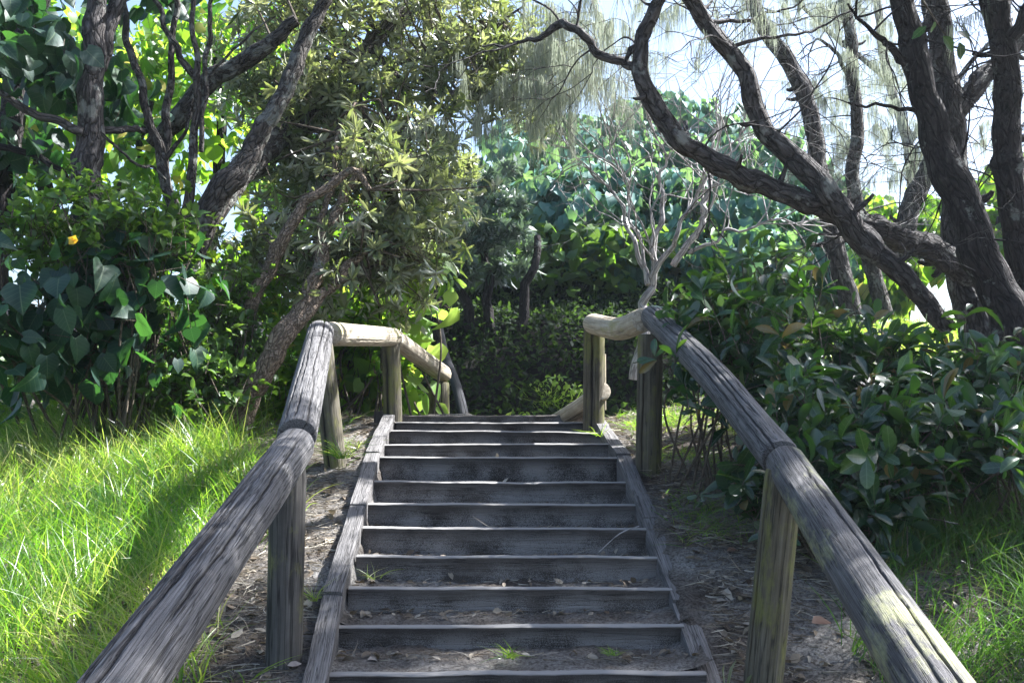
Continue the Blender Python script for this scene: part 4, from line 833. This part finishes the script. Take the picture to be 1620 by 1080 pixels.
# a little litter on the lower treads
k = 700; kk = rng.integers(0, 5, k); u = rng.beta(.7, .7, k); v = rng.uniform(.2, 1, k) ** .5
Pt = NL[kk] + (NR[kk] - NL[kk]) * u[:, None]; Pt[:, 1] += v * .26 + .05; Pt[:, 2] += np.array([.002, -.002, -.02] + [-.038] * 7)[kk] + .008 * v
D = unit(np.stack([rng.normal(0, 1, k), rng.normal(0, .5, k), rng.normal(0, .1, k)], 1)); ribbons(mb, Pt, D, rng.uniform(.03, .11, k), rng.uniform(.001, .0024, k), rng.normal(0, .2, (k, 3)) * [1, 1, .3], seg=3)
k = 420; kk = rng.integers(0, 10, k); u = rng.beta(.5, .5, k); v = rng.uniform(.55, 1, k); Pt = NL[kk] + (NR[kk] - NL[kk]) * u[:, None]; Pt[:, 1] += v * .27 + .04; Pt[:, 2] += np.array([.012, .008, -.01] + [-.03] * 7)[kk]
put_leaves(mb, OVAL, Pt, unit(rng.normal(0, 1, (k, 3)) * [1, 1, .3]), unit(rng.normal(0, .5, (k, 3)) + [0, -.3, 1]), rng.uniform(.02, .055, k), rnd=rng.uniform(0, .8, k))
P = scatter(7000, -2.0, 2.6, 2.8, 8.6); n = len(P); P[:, 2] += .014; put_leaves(mb, OVAL, P, unit(rng.normal(0, 1, (n, 3)) * [1, 1, .2]), unit(rng.normal(0, .35, (n, 3)) + [0, 0, 1]), rng.uniform(.025, .075, n), rnd=rng.uniform(0, .75, n))
tag(mb.build('dry_litter', M['straw']), 'dry straw and needle litter on the bare soil', 'litter', kind='stuff')
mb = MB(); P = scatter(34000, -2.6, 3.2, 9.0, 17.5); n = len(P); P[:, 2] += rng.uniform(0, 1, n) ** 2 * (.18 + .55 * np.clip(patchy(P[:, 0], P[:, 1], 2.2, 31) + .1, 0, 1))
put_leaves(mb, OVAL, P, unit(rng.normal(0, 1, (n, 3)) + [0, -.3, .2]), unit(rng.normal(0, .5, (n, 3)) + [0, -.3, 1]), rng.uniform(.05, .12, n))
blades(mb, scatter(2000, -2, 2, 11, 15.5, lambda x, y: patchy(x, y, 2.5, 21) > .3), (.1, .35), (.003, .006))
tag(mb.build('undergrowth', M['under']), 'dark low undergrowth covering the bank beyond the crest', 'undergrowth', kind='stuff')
mb = MB(); P = scatter(9000, -9, -2.1, 7.4, 13); n = len(P); P[:, 2] += rng.uniform(0, .5, n)
put_leaves(mb, OVAL, P, unit(rng.normal(0, 1, (n, 3)) + [0, -.3, .2]), unit(rng.normal(0, .5, (n, 3)) + [0, -.3, 1]), rng.uniform(.06, .16, n))
mb_ = MB(); P_ = scatter(14000, -3.5, 6, 15.5, 26); n_ = len(P_); P_[:, 2] += rng.uniform(0, 1.3, n_)
put_leaves(mb_, HEART_S, P_, unit(rng.normal(0, 1, (n_, 3)) + [0, -.3, -.3]), unit(rng.normal(0, .5, (n_, 3)) + [0, -.5, 1]), rng.uniform(.14, .28, n_))
tag(mb_.build('undergrowth', M['small']), 'bright leafy undergrowth seen between the trunks on the far slope', 'undergrowth', kind='stuff')
tag(mb.build('undergrowth', M['small']), 'leafy undergrowth under the left thicket', 'undergrowth', kind='stuff')

for label, px, py, d, n in [('bright fern-like plant halfway up the dark bank beyond the crest', 825, 590, 12.6, 130), ('bright low plant near the bottom of the dark bank beyond the crest', 790, 630, 11.8, 110), ('small bright plant on the right of the dark bank beyond the crest', 880, 545, 13.2, 90)]:
    p = at(px, py, d); p[2] = float(H(p[0], p[1])); mb = MB(); P = p + rng.normal(0, .13, (n, 3)) * [1.4, 1, .1]; blades(mb, P, (.2, .5), (.004, .008), .6, .8)
    A = p + ball(n) * [.36, .25, .2] + [0, 0, .28]; hang_leaves(mb, OVAL, A, unit(rng.normal(0, 1, (n, 3))), (.05, .1))
    tag(mb.build('fern', M['vine'], base=p), label, 'fern', 'bright plants on the dark bank')  # pale leaf colour stands in for sunlit spots on the bank
# ---- weeds and fallen leaves one can point at
for label, (px, py, d), n, hg in [('tiny weed in the left corner of a lower step', (590, 915, 4.75), 14, (.05, .12)), ('weed tuft in the middle of the bottom tread', (805, 1040, 4.1), 40, (.03, .09)),
                              ('low weed right of centre on the bottom tread', (970, 1035, 4.15), 30, (.03, .06)), ('grass tuft growing over the right end of an upper step', (950, 690, 6.9), 16, (.10, .22)),
                              ('leafy weed tuft at the left stringer by the second post', (540, 725, 6.0), 60, (.10, .25)), ('grass tuft left of the lower left stringer', (497, 950, 4.5), 26, (.06, .16))]:
    p = at(px, py, d); mb = MB(); P = p + rng.normal(0, .016, (n, 3)) * [1, 1, .1]; blades(mb, P, hg, (.0015, .003), .7, .8)
    t = mb.build('weed', M['grass'], base=p); tag(t, label, 'weed', 'weeds on and beside the steps')
for label, (px, py, d), sz, m_ in [('pale fallen leaf beside the foot of the front left post', (455, 1052, 3.95), .055, 'fallen'), ('pale curled leaf on the left of the bottom tread', (582, 1043, 4.12), .045, 'fallen'),
                                ('reddish fallen leaf on the soil left of the right post', (1150, 874, 4.9), .07, 'redleaf'), ('pale fallen leaf on the soil right of the middle steps', (1105, 826, 5.3), .06, 'fallen'),
                                ('large brown curled leaf on the ground between right post and lower rail', (1285, 985, 4.1), .10, 'redleaf')]:
    p = at(px, py, d); p[2] = max(p[2], float(H(p[0], p[1])) + .015); mb = MB(); put_leaves(mb, OVAL, p[None], unit(np.array([[.8, .3, .15]])), np.array([[0., -.5, 1]]), sz)
    tag(mb.build('fallen_leaf', M[m_], base=p), label, 'leaf', 'fallen leaves')
p = at(1165, 1062, 3.75); p[2] = float(H(p[0], p[1])) + .03; t = thing('fallen_sprig', 'fallen sprig of grey-green leaves at the foot of the right post', 'sprig', p); mb = MB()
rosettes(mb, (p + np.array([-.03, 0, .02]))[None], np.array([[-.6, -.2, .5]]), 12, (.08, .13), LANCE, 0, 1, 1.2, .2); mb.build('leaves', [M['banksia'], M['twig']], t)
for px, py, d, dx in [(1010, 832, 5.2, -60)]:
    a = at(px, py, d); t = thing('fallen_twig', 'thin pale twig leaning across the right end of a middle step', 'twig', a); mb = MB(); limb(mb, [a, at(px - 30, py + 12, 5.15), at(px - 62, py + 40, 5.05)], [.004, .003, .002], 6, .03, 0); mb.build('twig', M['dead'], t)
for o in sc.objects:
    if '_b' in o: del o['_b']

# ------------------------------------------------------------------ haze in the backlit air
HZ = .0009
hb = MB(); x0, x1, y0, y1, z0, z1 = -199, 199, -19, 290, -2.5, 14
V = [(x, y, z) for z in (z0, z1) for y in (y0, y1) for x in (x0, x1)]
hb.add(V, [(0, 2, 3, 1), (4, 5, 7, 6), (0, 1, 5, 4), (2, 6, 7, 3), (0, 4, 6, 2), (1, 3, 7, 5)])
m = bpy.data.materials.new('haze'); m.use_nodes = True; n = m.node_tree; n.nodes.remove(n.nodes['Principled BSDF'])
v = n.nodes.new('ShaderNodeVolumePrincipled'); v.inputs['Density'].default_value = HZ; v.inputs['Color'].default_value = (.80, .90, 1, 1); v.inputs["Anisotropy"].default_value = .5
n.links.new(v.outputs[0], n.nodes['Material Output'].inputs['Volume'])
o = hb.build('haze', m, smooth=False); o['kind'] = 'stuff'; o['label'] = 'thin bright haze hanging in the backlit air'
